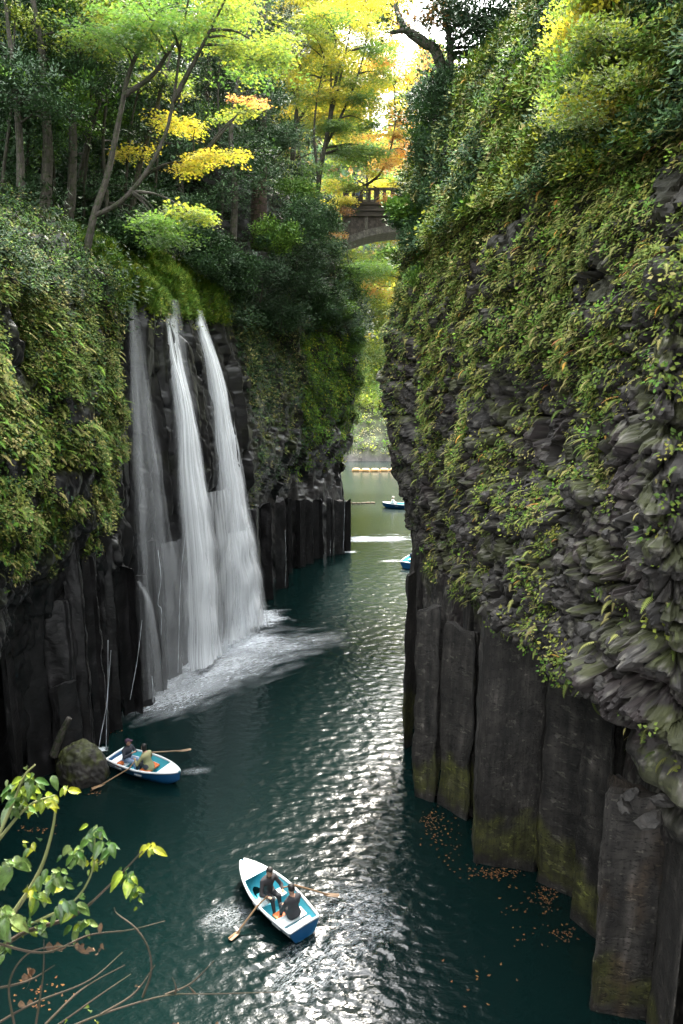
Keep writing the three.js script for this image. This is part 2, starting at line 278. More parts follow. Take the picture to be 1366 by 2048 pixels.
function rightColor(p, n) {
  const h = p.y, t = 0.75 + 0.5 * fbm(p.x * 0.9, p.y * 0.9, p.z * 0.9, 4), q = fbm(p.x * 0.5 + 9, p.y * 0.45, p.z * 0.5, 5), soil = sm(15.5, 19, h + 3 * q);
  const cb = 0.62 + 0.75 * cells(p.x * 3.3 + 5, p.y * 3.0, p.z * 3.3)[2]; let c = [0.070 * t * cb, 0.064 * t * cb, 0.060 * t * cb];
  const purple = sm(0.05, 0.3, fbm(p.x * 0.35, p.y * 0.3 + 20, p.z * 0.35, 3)); c = [c[0] * (1 + 0.08 * purple), c[1] * (1 - 0.08 * purple), c[2] * (1 - 0.02 * purple)];
  const moss = sm(0.16, 0.20, q + 0.24 * n.y + 0.16 * fbm(p.x * 4, p.y * 4, p.z * 4, 3)) * sm(5, 8, h); const mc = [0.075, 0.088, 0.026];
  c = c.map((v, i) => mix(v, mc[i] * (0.7 + 0.6 * t), moss * 0.75));
  const lich = sm(0.26, 0.30, fbm(p.x * 2.6, p.y * 2.6, p.z * 2.6 + 40, 4)); c = c.map((v, i) => mix(v, [0.27, 0.26, 0.23][i], lich * 0.7 * (1 - soil)));
  return c.map((v, i) => mix(v, [0.035, 0.036, 0.020][i] * (0.6 + 0.8 * t), soil));
}
const R = wall(rightCols, RR, 620, 330, rightDisp, rightColor, -1, h => (h < 6.5 ? 0.35 : h > 30 ? 0.12 : h > 20 ? 0.45 : 1));
const cliffRight = thing('cliff', 'dark rock cliff with an overhang, ferns and upright basalt columns, facing the waterfall', 'cliff', V(0, 0, 0), null, 'structure');
{ const flat = R.g.toNonIndexed(); flat.computeVertexNormals(); part(cliffRight, 'rock_face', flat, M.rock); }

const LR = [-1.5, 0, 3, 5, 7, 9, 11, 13, 15, 16.5, 18, 19, 20.5, 24, 30, 42, 60];
const inland = [0.9, 3, 9, 20, 40, 75], inlandFar = [0.5, 1.2, 3, 9, 28, 60];
function lcol(d, u, x, far) { return LR.map((h, j) => { const k = Math.min(j === 0 ? 0 : j - 1, 9); const hh = Math.min(h, 18); let xx = u ? X(u[k], d, hh) : x[Math.min(k, x.length - 1)]; let zz = -d; if (j <= 4 && d > 20) xx -= 0.55 * (j < 4 ? 1 : 0.5); if (j <= 4 && d > 42 && d < 60) { xx -= 0.3; zz -= 1.5; } if (j > 10) { const o = (far ? inlandFar : inland)[j - 11]; xx -= o; if (d > 30 && d < 60 && !far) zz -= o * 0.35; } return V(xx, h, zz); }); }
const leftCols = [
  lcol(-48, null, [-5]), lcol(-25, null, [-9]), lcol(-8, null, [-12.5]),
  lcol(3, null, [-13]), lcol(12, null, [-12.5]),
  lcol(19, [-60, -60, -60, -60, -50, -40, -30, -30, -40, -70]),
  lcol(22, [5, 10, 12, 18, 40, 82, 88, 84, 60, 25]),
  lcol(24.5, [105, 108, 110, 112, 130, 166, 174, 176, 152, 112]),
  lcol(26.5, [186, 182, 182, 180, 184, 201, 206, 208, 196, 170]),
  lcol(28, [240, 238, 234, 228, 222, 222, 226, 230, 228, 212]),
  lcol(30, [292, 290, 285, 279, 272, 266, 263, 262, 260, 254]),
  lcol(33, [362, 366, 368, 364, 358, 354, 348, 338, 328, 318]),
  lcol(36, [424, 422, 420, 427, 434, 430, 423, 404, 388, 372]),
  lcol(40, [504, 499, 494, 490, 486, 478, 468, 450, 437, 424]),
  lcol(44, [542, 542, 540, 535, 531, 526, 519, 505, 490, 476]),
  lcol(47, [566, 566, 564, 560, 557, 555, 554, 550, 540, 526]),
  lcol(52, [640, 640, 636, 628, 620, 625, 634, 640, 635, 625], null, true),
  lcol(57, [702, 702, 698, 690, 690, 700, 712, 718, 718, 712], null, true),
  lcol(60.5, [684, 684, 684, 680, 680, 684, 690, 694, 694, 690], null, true),
  lcol(72, null, [-6, -6, -6, -6, -6, -6, -6, -6, -7, -8], true), lcol(90, null, [-12, -12, -12, -13, -13, -13, -14, -14, -15, -16], true), lcol(130, null, [-34, -34, -34, -35, -35, -35, -36, -37, -38, -39], true),
];
function leftDisp(p) {
  const h = p.y, d = -p.z, big = fbm(p.x * 0.2 + 30, p.y * 0.2, p.z * 0.2, 3) * 0.5, top = sm(17, 18.6, h), fall = sm(28.2, 29.5, d) * sm(42.5, 40.5, d);
  const k1 = blocky(p.x * 1.1 + 40, p.y * 0.8, p.z * 1.1) * 0.30, k2 = blocky(p.x * 2.6 + 5, p.y * 2.0, p.z * 2.6) * 0.12;
  const prow = sm(46, 50, d), diag = blocky(p.x * 1.2 + p.y * 0.45, p.y * 0.18, p.z * 0.9 + p.y * 0.3) * 0.55;
  const ribs = blocky(p.x * 0.9 + 11, p.y * 0.12, p.z * 0.9) * 0.7 + blocky(p.x * 2.2, p.y * 0.9, p.z * 2.2) * 0.12;
  const low = 1 - sm(3, 8, h);
  let v = mix(big + k1 + k2, big * 0.5 + ribs, fall); v = mix(v, big + diag + k2, prow); v = mix(v, v * 0.4, low);
  return mix(v, big * 1.2 + fbm(p.x * 0.6, p.y * 0.6, p.z * 0.6, 4) * 0.6, top);
}
function leftColor(p, n) {
  const h = p.y, d = -p.z, t = 0.75 + 0.5 * fbm(p.x * 0.9, p.y * 0.9, p.z * 0.9 + 7, 4), q = fbm(p.x * 0.4 + 3, p.y * 0.4, p.z * 0.4, 5), soil = sm(16.6, 18.4, h + 1.5 * q);
  let c = [0.034 * t, 0.034 * t, 0.037 * t];
  const dry = sm(50, 55, d); c = c.map(v => v * (1 + 0.5 * dry));
  const moss = sm(0.12, 0.25, q + 0.25 * n.y + 0.10 * sm(27, 24, d)) * sm(7, 10, h) * (1 - 0.85 * sm(28, 29.5, d) * sm(43, 41, d));
  c = c.map((v, i) => mix(v, [0.062, 0.078, 0.022][i] * (0.6 + 0.7 * t), moss * 0.8));
  return c.map((v, i) => mix(v, [0.032, 0.034, 0.018][i] * (0.6 + 0.8 * t), soil));
}
const Lw = wall(leftCols, LR, 560, 300, leftDisp, leftColor, 1, h => (h < 5.5 ? 0.5 : h > 31 ? 0.10 : h > 21 ? 0.3 : 1));
const cliffLeft = thing('cliff', 'wet black rock cliff under a forest, with the waterfall pouring over it', 'cliff', V(0, 0, 0), null, 'structure');
part(cliffLeft, 'rock_face', Lw.g, M.wetRock);

// angular stones standing proud of the facing cliff
M.stone = [0.026, 0.034, 0.043, 0.06].map((k, i) => new THREE.MeshStandardMaterial({ color: C(k * 1.9, k * 1.76, k * 1.66), map: rockTone, roughness: 0.7, bumpMap: rockBump, bumpScale: 0.03 }));
const stoneGeo = [1, 2, 3, 4, 5, 6].map(s => { const r = rng(s * 77), g = mergeVertices(new THREE.IcosahedronGeometry(1, 1).deleteAttribute('normal').deleteAttribute('uv')), p = g.attributes.position; for (let i = 0; i < p.count; i++) { const q = V(p.getX(i), p.getY(i), p.getZ(i)), k = 0.9 + 0.42 * (r() - 0.5) + 0.05 * N3(q.x * 4, q.y * 4 + s, q.z * 4); p.setXYZ(i, p.getX(i) * k, p.getY(i) * k * 0.8, p.getZ(i) * k * 0.9); } const f = g.toNonIndexed(); f.computeVertexNormals(); const uv = []; for (let i = 0; i < f.attributes.position.count; i++) uv.push(f.attributes.position.getX(i) * 0.4, f.attributes.position.getY(i) * 0.4); f.setAttribute('uv', new THREE.Float32BufferAttribute(uv, 2)); return f; });
{
  const r = rng(321); let n = 0;
  while (n < 200) { const s = R.sample(r), h = s.p.y, d = -s.p.z; if (h < 7.9 || h > 14 || d < 13.4 || d > 23.5 || r() > sm(14, 9, h)) continue; const m = part(cliffRight, 'stone', stoneGeo[n % 6], M.stone[Math.floor(r() * 4)]); m.position.copy(s.p).addScaledVector(s.b, -0.03); m.quaternion.copy(QE(r() * 6, r() * 6, r() * 6)); m.scale.setScalar((0.10 + 0.17 * r() * r()) * (d < 16 ? 1.2 : 1)); n++; }
}
for (const [u, v, d, s] of [[1300, 1640, 13.3, 0.26], [1250, 1610, 13.9, 0.2], [1262, 1590, 13.8, 0.18], [1325, 1600, 13.0, 0.3]]) { const m = part(cliffRight, 'boulder_block', stoneGeo[Math.floor(u) % 6], M.stone[Math.floor(v) % 3]); m.position.copy(P(u, v, d)); m.quaternion.copy(QE(0.2, v, 0.5)); m.scale.set(s * 1.25, s * 0.6, s * 0.9); }
// basalt columns, each one a part of its cliff
function columnGeo(seed, o) {       // o: cx, cz, r, h1, n, tone, moss, lean, rot, tilt
  const r = rng(seed), n = o.n || 5 + Math.floor(r() * 2), ang = []; for (let i = 0; i < n; i++) ang.push((i + 0.30 * (r() - 0.5)) / n * 6.2832 + (o.rot ?? r() * 6));
  const rr = ang.map(() => 0.93 + 0.16 * r()), corners = ang.map((a, i) => [Math.cos(a) * rr[i] * o.r, Math.sin(a) * rr[i] * o.r]), ring = [];
  for (let i = 0; i < n; i++) { const a = corners[i], b = corners[(i + 1) % n]; for (const t of [0.03, 0.08, 0.2, 0.35, 0.5, 0.65, 0.8, 0.92, 0.97]) ring.push([mix(a[0], b[0], t), mix(a[1], b[1], t)]); }
  const h0 = -0.8, steps = Math.max(10, Math.round((o.h1 - h0) / 0.16)), pos = [], col = [], uv = [], idx = [], w = ring.length, lx = (o.lean || [0, 0])[0], lz = (o.lean || [0, 0])[1];
  const ta = r() * 6.28, tl = o.tilt ?? 0.25, tone = o.tone, wet = o.wet || 0, mossTop = o.moss || 0;
  const colorAt = (x, y, z) => {
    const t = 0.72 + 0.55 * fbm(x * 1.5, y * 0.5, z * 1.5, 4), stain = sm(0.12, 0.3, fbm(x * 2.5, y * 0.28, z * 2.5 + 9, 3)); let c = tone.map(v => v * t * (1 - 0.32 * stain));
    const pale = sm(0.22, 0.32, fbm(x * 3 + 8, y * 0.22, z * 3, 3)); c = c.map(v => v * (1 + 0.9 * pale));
    if (mossTop) { const e = mossTop + 1.1 * fbm(x * 0.9 + 4, y * 0.25, z * 0.9, 4) - y, m = sm(-0.06, 0.16, e) * sm(0.22, 0.5, y + 0.3 * fbm(x * 2, y, z * 2, 2)); c = c.map((v, i) => mix(v, [0.20, 0.22, 0.042][i] * (0.45 + 0.9 * t * t), m * (0.65 + 0.3 * N3(x * 3, y * 3, z * 3)))); }
    if (o.ochre) { const m = sm(0.0, 0.25, fbm(x * 1.4, y * 0.4, z * 1.4 + 33, 4)); c = c.map((v, i) => mix(v, [0.20, 0.135, 0.085][i] * t, m * o.ochre)); }
    return c;
  };
  const push = (x, y, z) => { pos.push(x, y, z); col.push(...colorAt(x, y, z)); };
  for (let j = 0; j <= steps; j++) {
    const f = j / steps, step = 0.035 * Math.floor(2.99 * pn(f * 5 + seed, 0.5, [64, 64], seed));
    for (let i = 0; i <= w; i++) {
      const [px, pz] = ring[i % w], topY = o.h1 + tl * (px * Math.cos(ta) + pz * Math.sin(ta)) / o.r * o.r + 0.10 * N3(px * 2 + seed, 1, pz * 2), y = mix(h0, topY, f), nz = N3(px * 1.4 + seed * 3, y * 0.55, pz * 1.4), n2 = N3(px * 5 + seed, y * 3, pz * 5);
      const k = 1 + (0.07 * nz + 0.022 * n2 + 0.03 * blocky(px * 1.2 + seed, y * 0.45, pz * 1.2) - step * 0.8) / Math.max(0.35, o.r) - 0.10 * sm(0.97, 1, f), x = o.cx + px * k + lx * y, z = o.cz + pz * k + lz * y;
      push(x, y, z); uv.push(i / w * 6.28 * o.r / 2, y / 2);
    }
  }
  const W = w + 1; for (let j = 0; j < steps; j++) for (let i = 0; i < w; i++) { const a = j * W + i; idx.push(a, a + W, a + 1, a + 1, a + W, a + W + 1); }
  const c = pos.length / 3; let ay = 0; for (let i = 0; i < w; i++) ay += pos[(steps * W + i) * 3 + 1]; push(o.cx + lx * o.h1, ay / w + 0.03, o.cz + lz * o.h1); uv.push(0, 0);
  for (let i = 0; i < w; i++) idx.push(steps * W + i, c, steps * W + i + 1);
  const g = bufGeo(pos, idx, col, uv); return toCreasedNormals(g, 0.5);
}
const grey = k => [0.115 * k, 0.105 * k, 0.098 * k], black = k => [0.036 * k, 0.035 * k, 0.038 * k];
const into = (u, v, r, sx) => { const g = G(u, v); const l = Math.hypot(g.x, g.z); return [g.x + sx * r * 0.55 + g.x / l * r * 0.5, g.z + g.z / l * r * 0.6]; };   // the front foot of a column shows at (u, v)
let seedC = 100;
// [uLeft, uRight, v of the foot, top height, tone, moss height, sides]
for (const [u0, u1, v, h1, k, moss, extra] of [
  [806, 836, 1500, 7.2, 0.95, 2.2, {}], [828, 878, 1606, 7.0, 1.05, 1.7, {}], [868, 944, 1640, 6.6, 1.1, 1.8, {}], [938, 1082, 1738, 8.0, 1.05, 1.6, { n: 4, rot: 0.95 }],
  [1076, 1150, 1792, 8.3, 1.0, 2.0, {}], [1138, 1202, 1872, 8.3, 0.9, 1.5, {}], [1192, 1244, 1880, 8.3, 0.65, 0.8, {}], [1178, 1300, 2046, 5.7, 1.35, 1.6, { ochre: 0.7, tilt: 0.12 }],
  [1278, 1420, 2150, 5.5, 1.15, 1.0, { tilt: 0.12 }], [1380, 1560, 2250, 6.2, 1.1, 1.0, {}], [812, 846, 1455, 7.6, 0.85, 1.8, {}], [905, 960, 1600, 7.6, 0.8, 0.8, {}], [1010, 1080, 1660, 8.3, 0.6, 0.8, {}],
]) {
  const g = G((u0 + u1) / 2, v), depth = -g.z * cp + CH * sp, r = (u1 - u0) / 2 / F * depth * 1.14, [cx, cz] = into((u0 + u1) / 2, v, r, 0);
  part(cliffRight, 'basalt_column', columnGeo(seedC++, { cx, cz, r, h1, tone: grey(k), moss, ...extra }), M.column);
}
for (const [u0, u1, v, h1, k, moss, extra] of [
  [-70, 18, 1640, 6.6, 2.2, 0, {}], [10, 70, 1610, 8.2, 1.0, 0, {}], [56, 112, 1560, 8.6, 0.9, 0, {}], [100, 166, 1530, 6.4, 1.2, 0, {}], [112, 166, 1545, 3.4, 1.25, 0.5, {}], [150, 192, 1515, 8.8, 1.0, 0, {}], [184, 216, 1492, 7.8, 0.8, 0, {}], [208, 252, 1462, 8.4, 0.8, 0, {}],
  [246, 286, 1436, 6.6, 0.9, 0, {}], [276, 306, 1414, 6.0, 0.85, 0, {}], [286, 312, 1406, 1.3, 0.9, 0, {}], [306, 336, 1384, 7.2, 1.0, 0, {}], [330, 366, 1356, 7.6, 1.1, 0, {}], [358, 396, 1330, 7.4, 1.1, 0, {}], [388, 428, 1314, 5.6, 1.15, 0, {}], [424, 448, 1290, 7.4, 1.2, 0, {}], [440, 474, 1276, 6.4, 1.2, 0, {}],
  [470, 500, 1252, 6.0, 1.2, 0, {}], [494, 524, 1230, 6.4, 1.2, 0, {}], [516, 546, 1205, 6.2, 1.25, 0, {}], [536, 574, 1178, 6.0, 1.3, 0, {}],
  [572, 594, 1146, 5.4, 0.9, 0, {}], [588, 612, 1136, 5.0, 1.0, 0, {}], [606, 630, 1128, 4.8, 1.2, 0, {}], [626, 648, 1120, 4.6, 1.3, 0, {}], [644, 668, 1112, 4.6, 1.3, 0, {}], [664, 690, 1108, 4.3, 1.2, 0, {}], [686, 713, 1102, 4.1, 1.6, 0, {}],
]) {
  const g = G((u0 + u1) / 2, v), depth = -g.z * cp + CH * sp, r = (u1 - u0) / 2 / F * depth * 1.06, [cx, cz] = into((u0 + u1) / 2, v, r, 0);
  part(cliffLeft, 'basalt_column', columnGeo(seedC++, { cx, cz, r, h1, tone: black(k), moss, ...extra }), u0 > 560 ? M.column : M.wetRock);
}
// ---------------------------------------------------------------- river
const ripple = tex(1024, 1024, (u, v) => 0.6 * pfbm(u, v, 26, 40, 4, 301) + 0.4 * (1 - Math.abs(2 * pfbm(u + 0.3, v, 18, 30, 4, 320) - 1)));
M.water = new THREE.MeshPhysicalMaterial({ color: C(0.0014, 0.0084, 0.0078), roughness: 0.17, ior: 1.33, bumpMap: ripple, bumpScale: 0.017 });
const wakes = [[720, 1820, 1.3], [650, 1950, 1.5], [455, 1850, 0.8], [560, 1930, 1.2], [380, 1540, 0.6]].map(([u, v, r]) => { const g = G(u, v); return [g.x, g.z, r]; });
function wave(x, z) {
  const d = -z, calm = 0.45 + 0.65 * sm(-6.5, -1.5, x) * sm(13, 22, d), w1 = N3(x * 1.25, z * 2.1, 1.3) * 0.012 + N3(x * 2.7 + 4, z * 4.2, 8.1) * 0.0075 + N3b(x * 5.5, z * 8.0, 2.2) * 0.0022;
  let y = w1 * calm + 0.006 * N3(x * 0.35, z * 0.4, 5);
  for (const [wx, wz, wr] of wakes) { const rr = Math.hypot(x - wx, z - wz), k = Math.exp(-((rr / wr) ** 2)); if (k > 0.01) y += k * (0.020 * N3b(x * 1.9, z * 2.4, 3) + 0.013 * N3(x * 4.6, z * 5.6, 4) + 0.006 * N3b(x * 10, z * 12, 6)); }
  const fx = x + 6.4 + (d - 35) * -0.22; const kf = Math.exp(-((fx / 4.5) ** 2)) * sm(27, 31, d) * sm(44, 40, d); y += kf * (0.014 * Math.sin(fx * 7 + 2 * N3(x * 0.5, z * 0.5, 1)) * 0.6 + 0.010 * N3(x * 4, z * 5, 7));
  return y;
}
{
  const grid = (xs, ds, f) => { const pos = [], uv = [], idx = []; for (const d of ds) for (const x of xs) { pos.push(x, f ? wave(x, -d) : 0, -d); uv.push(x / 6, d / 6); } const w = xs.length; for (let j = 0; j < ds.length - 1; j++) for (let i = 0; i < w - 1; i++) { const a = j * w + i; idx.push(a, a + 1, a + w, a + 1, a + w + 1, a + w); } return bufGeo(pos, idx, null, uv); };
  const xs = [], ds = [], xf = [], df = []; for (let x = -13; x <= 9.01; x += 0.075) xs.push(x); for (let d = 2; d < 12.5; d += 0.4) ds.push(d); for (let d = 12.5; d < 62; d += 0.055 * Math.max(1, d / 18)) ds.push(d); ds.push(62);
  for (let x = -60; x <= 80; x += 2) xf.push(x); for (let d = 62; d <= 134; d += 2) df.push(d);
  const river = new THREE.Mesh(mergeGeometries([grid(xs, ds, true), grid(xf, df, false)]), M.water); river.name = 'river'; river.userData = { label: 'deep teal river water rippling between the gorge walls', category: 'river', kind: 'structure' }; scene.add(river);
}
// ---------------------------------------------------------------- waterfall
const streak = [51, 87, 133].map((s, q) => tex(512, 1024, (u, v) => {
  const warp = 0.03 * (pn(u * 5, v * 4, [5, 4], s) - 0.5), a = pfbm(u + warp, v, 16, 2, 3, s), b = pfbm(u + warp, v, 90, 2, 3, s + 9), body = pfbm(u + warp, v, 5, 2, 2, s + 4), edge = sm(0, 0.42, u + 0.10 * (a - 0.5)) * sm(0, 0.42, 1 - u + 0.10 * (b - 0.5));
  return Math.max(0, Math.min(1, edge * (0.28 + 0.75 * (body - 0.3) + 0.55 * (a - 0.45) + 0.50 * (b - 0.5)) * [1.9, 0.9, 0.28][q]));
}));
const fallMat = streak.map(t => new THREE.MeshStandardMaterial({ color: C(0.90, 0.93, 0.96), roughness: 0.7, alphaMap: t, transparent: true, side: THREE.DoubleSide, depthWrite: false }));
function sheet(path, across, bow, seed, along = 60) {                    // path: [u, v, d, width]
  const pts = path.map(q => P(q[0], q[1], q[2])), c = new THREE.CatmullRomCurve3(pts, false, 'centripetal'), pos = [], uv = [], idx = [];
  for (let j = 0; j <= along; j++) {
    const t = j / along, p = c.getPoint(t), f = t * (path.length - 1), i = Math.min(path.length - 2, Math.floor(f)), w = mix(path[i][3], path[i + 1][3], f - i);
    for (let k = 0; k <= across; k++) {
      const s = k / across - 0.5, sx = 0.60, sz = -0.80, out = bow * (1 - 4 * s * s) * w + 0.05 * N3(s * 6 + seed, p.y * 0.4, seed) * w;   // the face runs along (sx, sz) and looks to the river
      pos.push(p.x + sx * s * w + 0.80 * out, Math.max(p.y, -0.02), p.z + sz * s * w + 0.60 * out); uv.push(k / across, 1 - t);
    }
  }
  const w = across + 1; for (let j = 0; j < along; j++) for (let k = 0; k < across; k++) { const a = j * w + k; idx.push(a, a + w, a + 1, a + 1, a + w, a + w + 1); }
  return bufGeo(pos, idx, null, uv);
}
const fall = thing('waterfall', 'silky white waterfall in three streams pouring off the grassy ledge into the river', 'waterfall', V(0, 0, 0));
const streams = [
  [[[384, 602, 37, 0.5], [398, 650, 37, 0.9], [425, 740, 37.4, 1.4], [446, 860, 37.6, 1.9], [464, 1000, 37.8, 2.5], [480, 1130, 38.0, 3.2], [490, 1250, 38.2, 3.9]], 0],
  [[[386, 604, 36.8, 0.35], [402, 660, 36.7, 0.6], [432, 760, 37.0, 0.9], [450, 900, 37.2, 1.2], [466, 1060, 37.4, 1.6], [476, 1268, 37.6, 1.9]], 0],
  [[[396, 620, 36.6, 0.6], [430, 760, 36.8, 1.3], [456, 960, 37.0, 2.2], [470, 1130, 37.1, 3.0], [472, 1275, 37.2, 3.4]], 1],
  [[[342, 590, 34.2, 0.9], [338, 650, 33.9, 1.2], [352, 740, 33.6, 1.1], [372, 840, 33.5, 1.3], [384, 960, 33.6, 1.8], [398, 1100, 33.8, 2.6], [404, 1318, 33.8, 3.2]], 0],
  [[[330, 592, 33.6, 0.4], [342, 700, 33.2, 0.5], [366, 800, 33.1, 0.6], [376, 950, 33.2, 1.1], [392, 1120, 33.3, 1.8], [400, 1330, 33.3, 2.4]], 0],
  [[[346, 600, 33.6, 0.8], [360, 760, 33.0, 1.6], [378, 940, 33.0, 2.4], [396, 1120, 33.0, 3.2], [392, 1335, 33.0, 3.6]], 2],
  [[[262, 582, 30.4, 0.3], [270, 680, 29.9, 1.0], [284, 840, 29.7, 1.8], [300, 1020, 29.8, 2.4], [322, 1200, 30.0, 2.7], [336, 1376, 30.1, 2.7]], 2],
  [[[256, 582, 30.0, 0.15], [262, 640, 29.7, 0.25], [268, 760, 29.6, 0.5], [280, 1000, 29.6, 0.9], [300, 1394, 29.6, 1.1]], 2],
  [[[468, 1060, 36.8, 2.8], [476, 1160, 36.7, 4.0], [482, 1262, 36.6, 4.8]], 1],
  [[[430, 980, 36.0, 2.2], [440, 1120, 36.0, 2.6], [440, 1296, 35.9, 2.8]], 1],
  [[[340, 1080, 31.4, 1.8], [352, 1200, 31.3, 2.2], [356, 1360, 31.2, 2.4]], 2],
  [[[276, 1162, 28.9, 0.2], [296, 1200, 28.7, 0.4], [306, 1260, 28.6, 0.5], [312, 1330, 28.5, 0.8], [318, 1396, 28.5, 1.1]], 2],
];
streams.forEach(([path, m], i) => part(fall, 'water_sheet', sheet(path, 14, 0.16, i * 3.7), fallMat[m]));
M.trickle = new THREE.MeshPhysicalMaterial({ color: C(0.82, 0.86, 0.90), roughness: 0.25, transmission: 0.45, thickness: 0 });
const trickles = [[[216, 1280, 26.2], [214, 1400, 26.0], [200, 1480, 25.6], [196, 1505, 25.5]], [[222, 1300, 26.6], [214, 1420, 26.4], [212, 1498, 26.2]], [[316, 1100, 30.2], [322, 1160, 30.0], [316, 1210, 30.0], [322, 1216, 29.9], [322, 1270, 29.9]], [[372, 1060, 33.0], [362, 1150, 32.9], [358, 1260, 32.8], [356, 1345, 32.7]], [[398, 1130, 33.4], [402, 1180, 33.4], [400, 1250, 33.2]], [[284, 1240, 28.6], [276, 1310, 28.4], [260, 1400, 28.2]], [[304, 1352, 29.3], [306, 1380, 29.2], [306, 1405, 29.1]], [[570, 1060, 46.4], [572, 1120, 46.2], [570, 1172, 46.1]], [[644, 1000, 54.6], [642, 1060, 54.4], [644, 1122, 54.3]], [[664, 1000, 55], [662, 1060, 54.9], [660, 1114, 54.8]], [[690, 1000, 55.6], [688, 1060, 55.5], [686, 1106, 55.4]]];
for (const t of trickles) { const pts = spline(t.map(q => P(...q)), 24); part(fall, 'trickle', tube(pts, pts.map((p, i) => 0.006 + 0.012 * Math.abs(N3(p.y * 1.7, p.x, 3))), 5), M.trickle); }
// foam and spray lying on the water under the falls
const foamTex = [7, 8].map((s, q) => tex(512, 512, (u, v) => { const a = pfbm(u, v, 6, 9, 5, s * 31), b = pfbm(u, v, 50, 90, 3, s * 17), r = Math.hypot(2 * u - 1, 2 * v - 1) + 0.9 * (a - 0.5); return Math.max(0, Math.min(1, sm(0.95, q ? 0.05 : 0.25, r) * (0.25 + 1.5 * b * b) * (q ? 0.5 : 0.95))); }));
foamTex.push(tex(512, 512, (u, v) => { const a = pfbm(u, v, 7, 12, 5, 611), b = 1 - Math.abs(2 * pfbm(u + 0.05 * a, v, 26, 60, 4, 640) - 1), r = Math.hypot(2 * u - 1, 2 * v - 1) + 0.5 * (a - 0.5); return Math.max(0, Math.min(1, sm(0.95, 0.30, r + 0.4 * (a - 0.5)) * sm(0.80, 0.98, b + 0.30 * (a - 0.42)) * 0.30)); }));
const foamMat = foamTex.map(t => new THREE.MeshStandardMaterial({ color: C(0.80, 0.85, 0.90), roughness: 0.8, alphaMap: t, transparent: true, depthWrite: false }));
function foamPatch(parent, u, v, rx, rz, turn, m, lift) {
  const c = G(u, v), pos = [], uv = [], idx = [], n = 28, cs = Math.cos(turn), sn = Math.sin(turn);
  for (let j = 0; j <= n; j++) for (let i = 0; i <= n; i++) { const a = (i / n * 2 - 1) * rx, b = (j / n * 2 - 1) * rz, x = c.x + a * cs + b * sn, z = c.z - a * sn + b * cs; pos.push(x, wave(x, z) + lift, z); uv.push(i / n, j / n); }
  for (let j = 0; j < n; j++) for (let i = 0; i < n; i++) { const k = j * (n + 1) + i; idx.push(k, k + n + 1, k + 1, k + 1, k + n + 1, k + n + 2); }
  return part(parent, 'foam', bufGeo(pos, idx, null, uv), foamMat[m]);
}
for (const [u, v, rx, rz, a, m, l] of [[510, 1238, 2.6, 2.2, 0.2, 0, 0.010], [470, 1288, 3.4, 1.8, 0.5, 0, 0.014], [520, 1290, 5.0, 2.6, 0.3, 1, 0.018], [400, 1345, 4.2, 2.4, 0.9, 1, 0.010], [460, 1330, 5.0, 3.0, 0.7, 1, 0.022], [350, 1396, 3.0, 2.0, 0.8, 1, 0.014], [392, 1322, 2.2, 0.9, 0.9, 0, 0.026], [345, 1372, 1.6, 0.8, 0.9, 1, 0.026], [196, 1500, 0.5, 0.35, 0, 0, 0.012], [755, 1078, 4.0, 1.4, 0, 0, 0.012], [696, 1104, 1.0, 0.4, 0, 0, 0.012], [785, 1122, 1.2, 0.4, 0.1, 1, 0.012]]) foamPatch(fall, u, v, rx, rz, a, m, l);
// ---------------------------------------------------------------- trees and shrubs
const gaus = r => (r() + r() + r() - 1.5) / 1.5;
function leafSpot(p, r, pal, s0, flat = 0.5) { return { p, q: QE((r() - 0.5) * flat * 2, r() * 6.283, (r() - 0.5) * flat * 2), s: s0 * (0.7 + 0.6 * r()), c: tint(PAL[pal], r) }; }
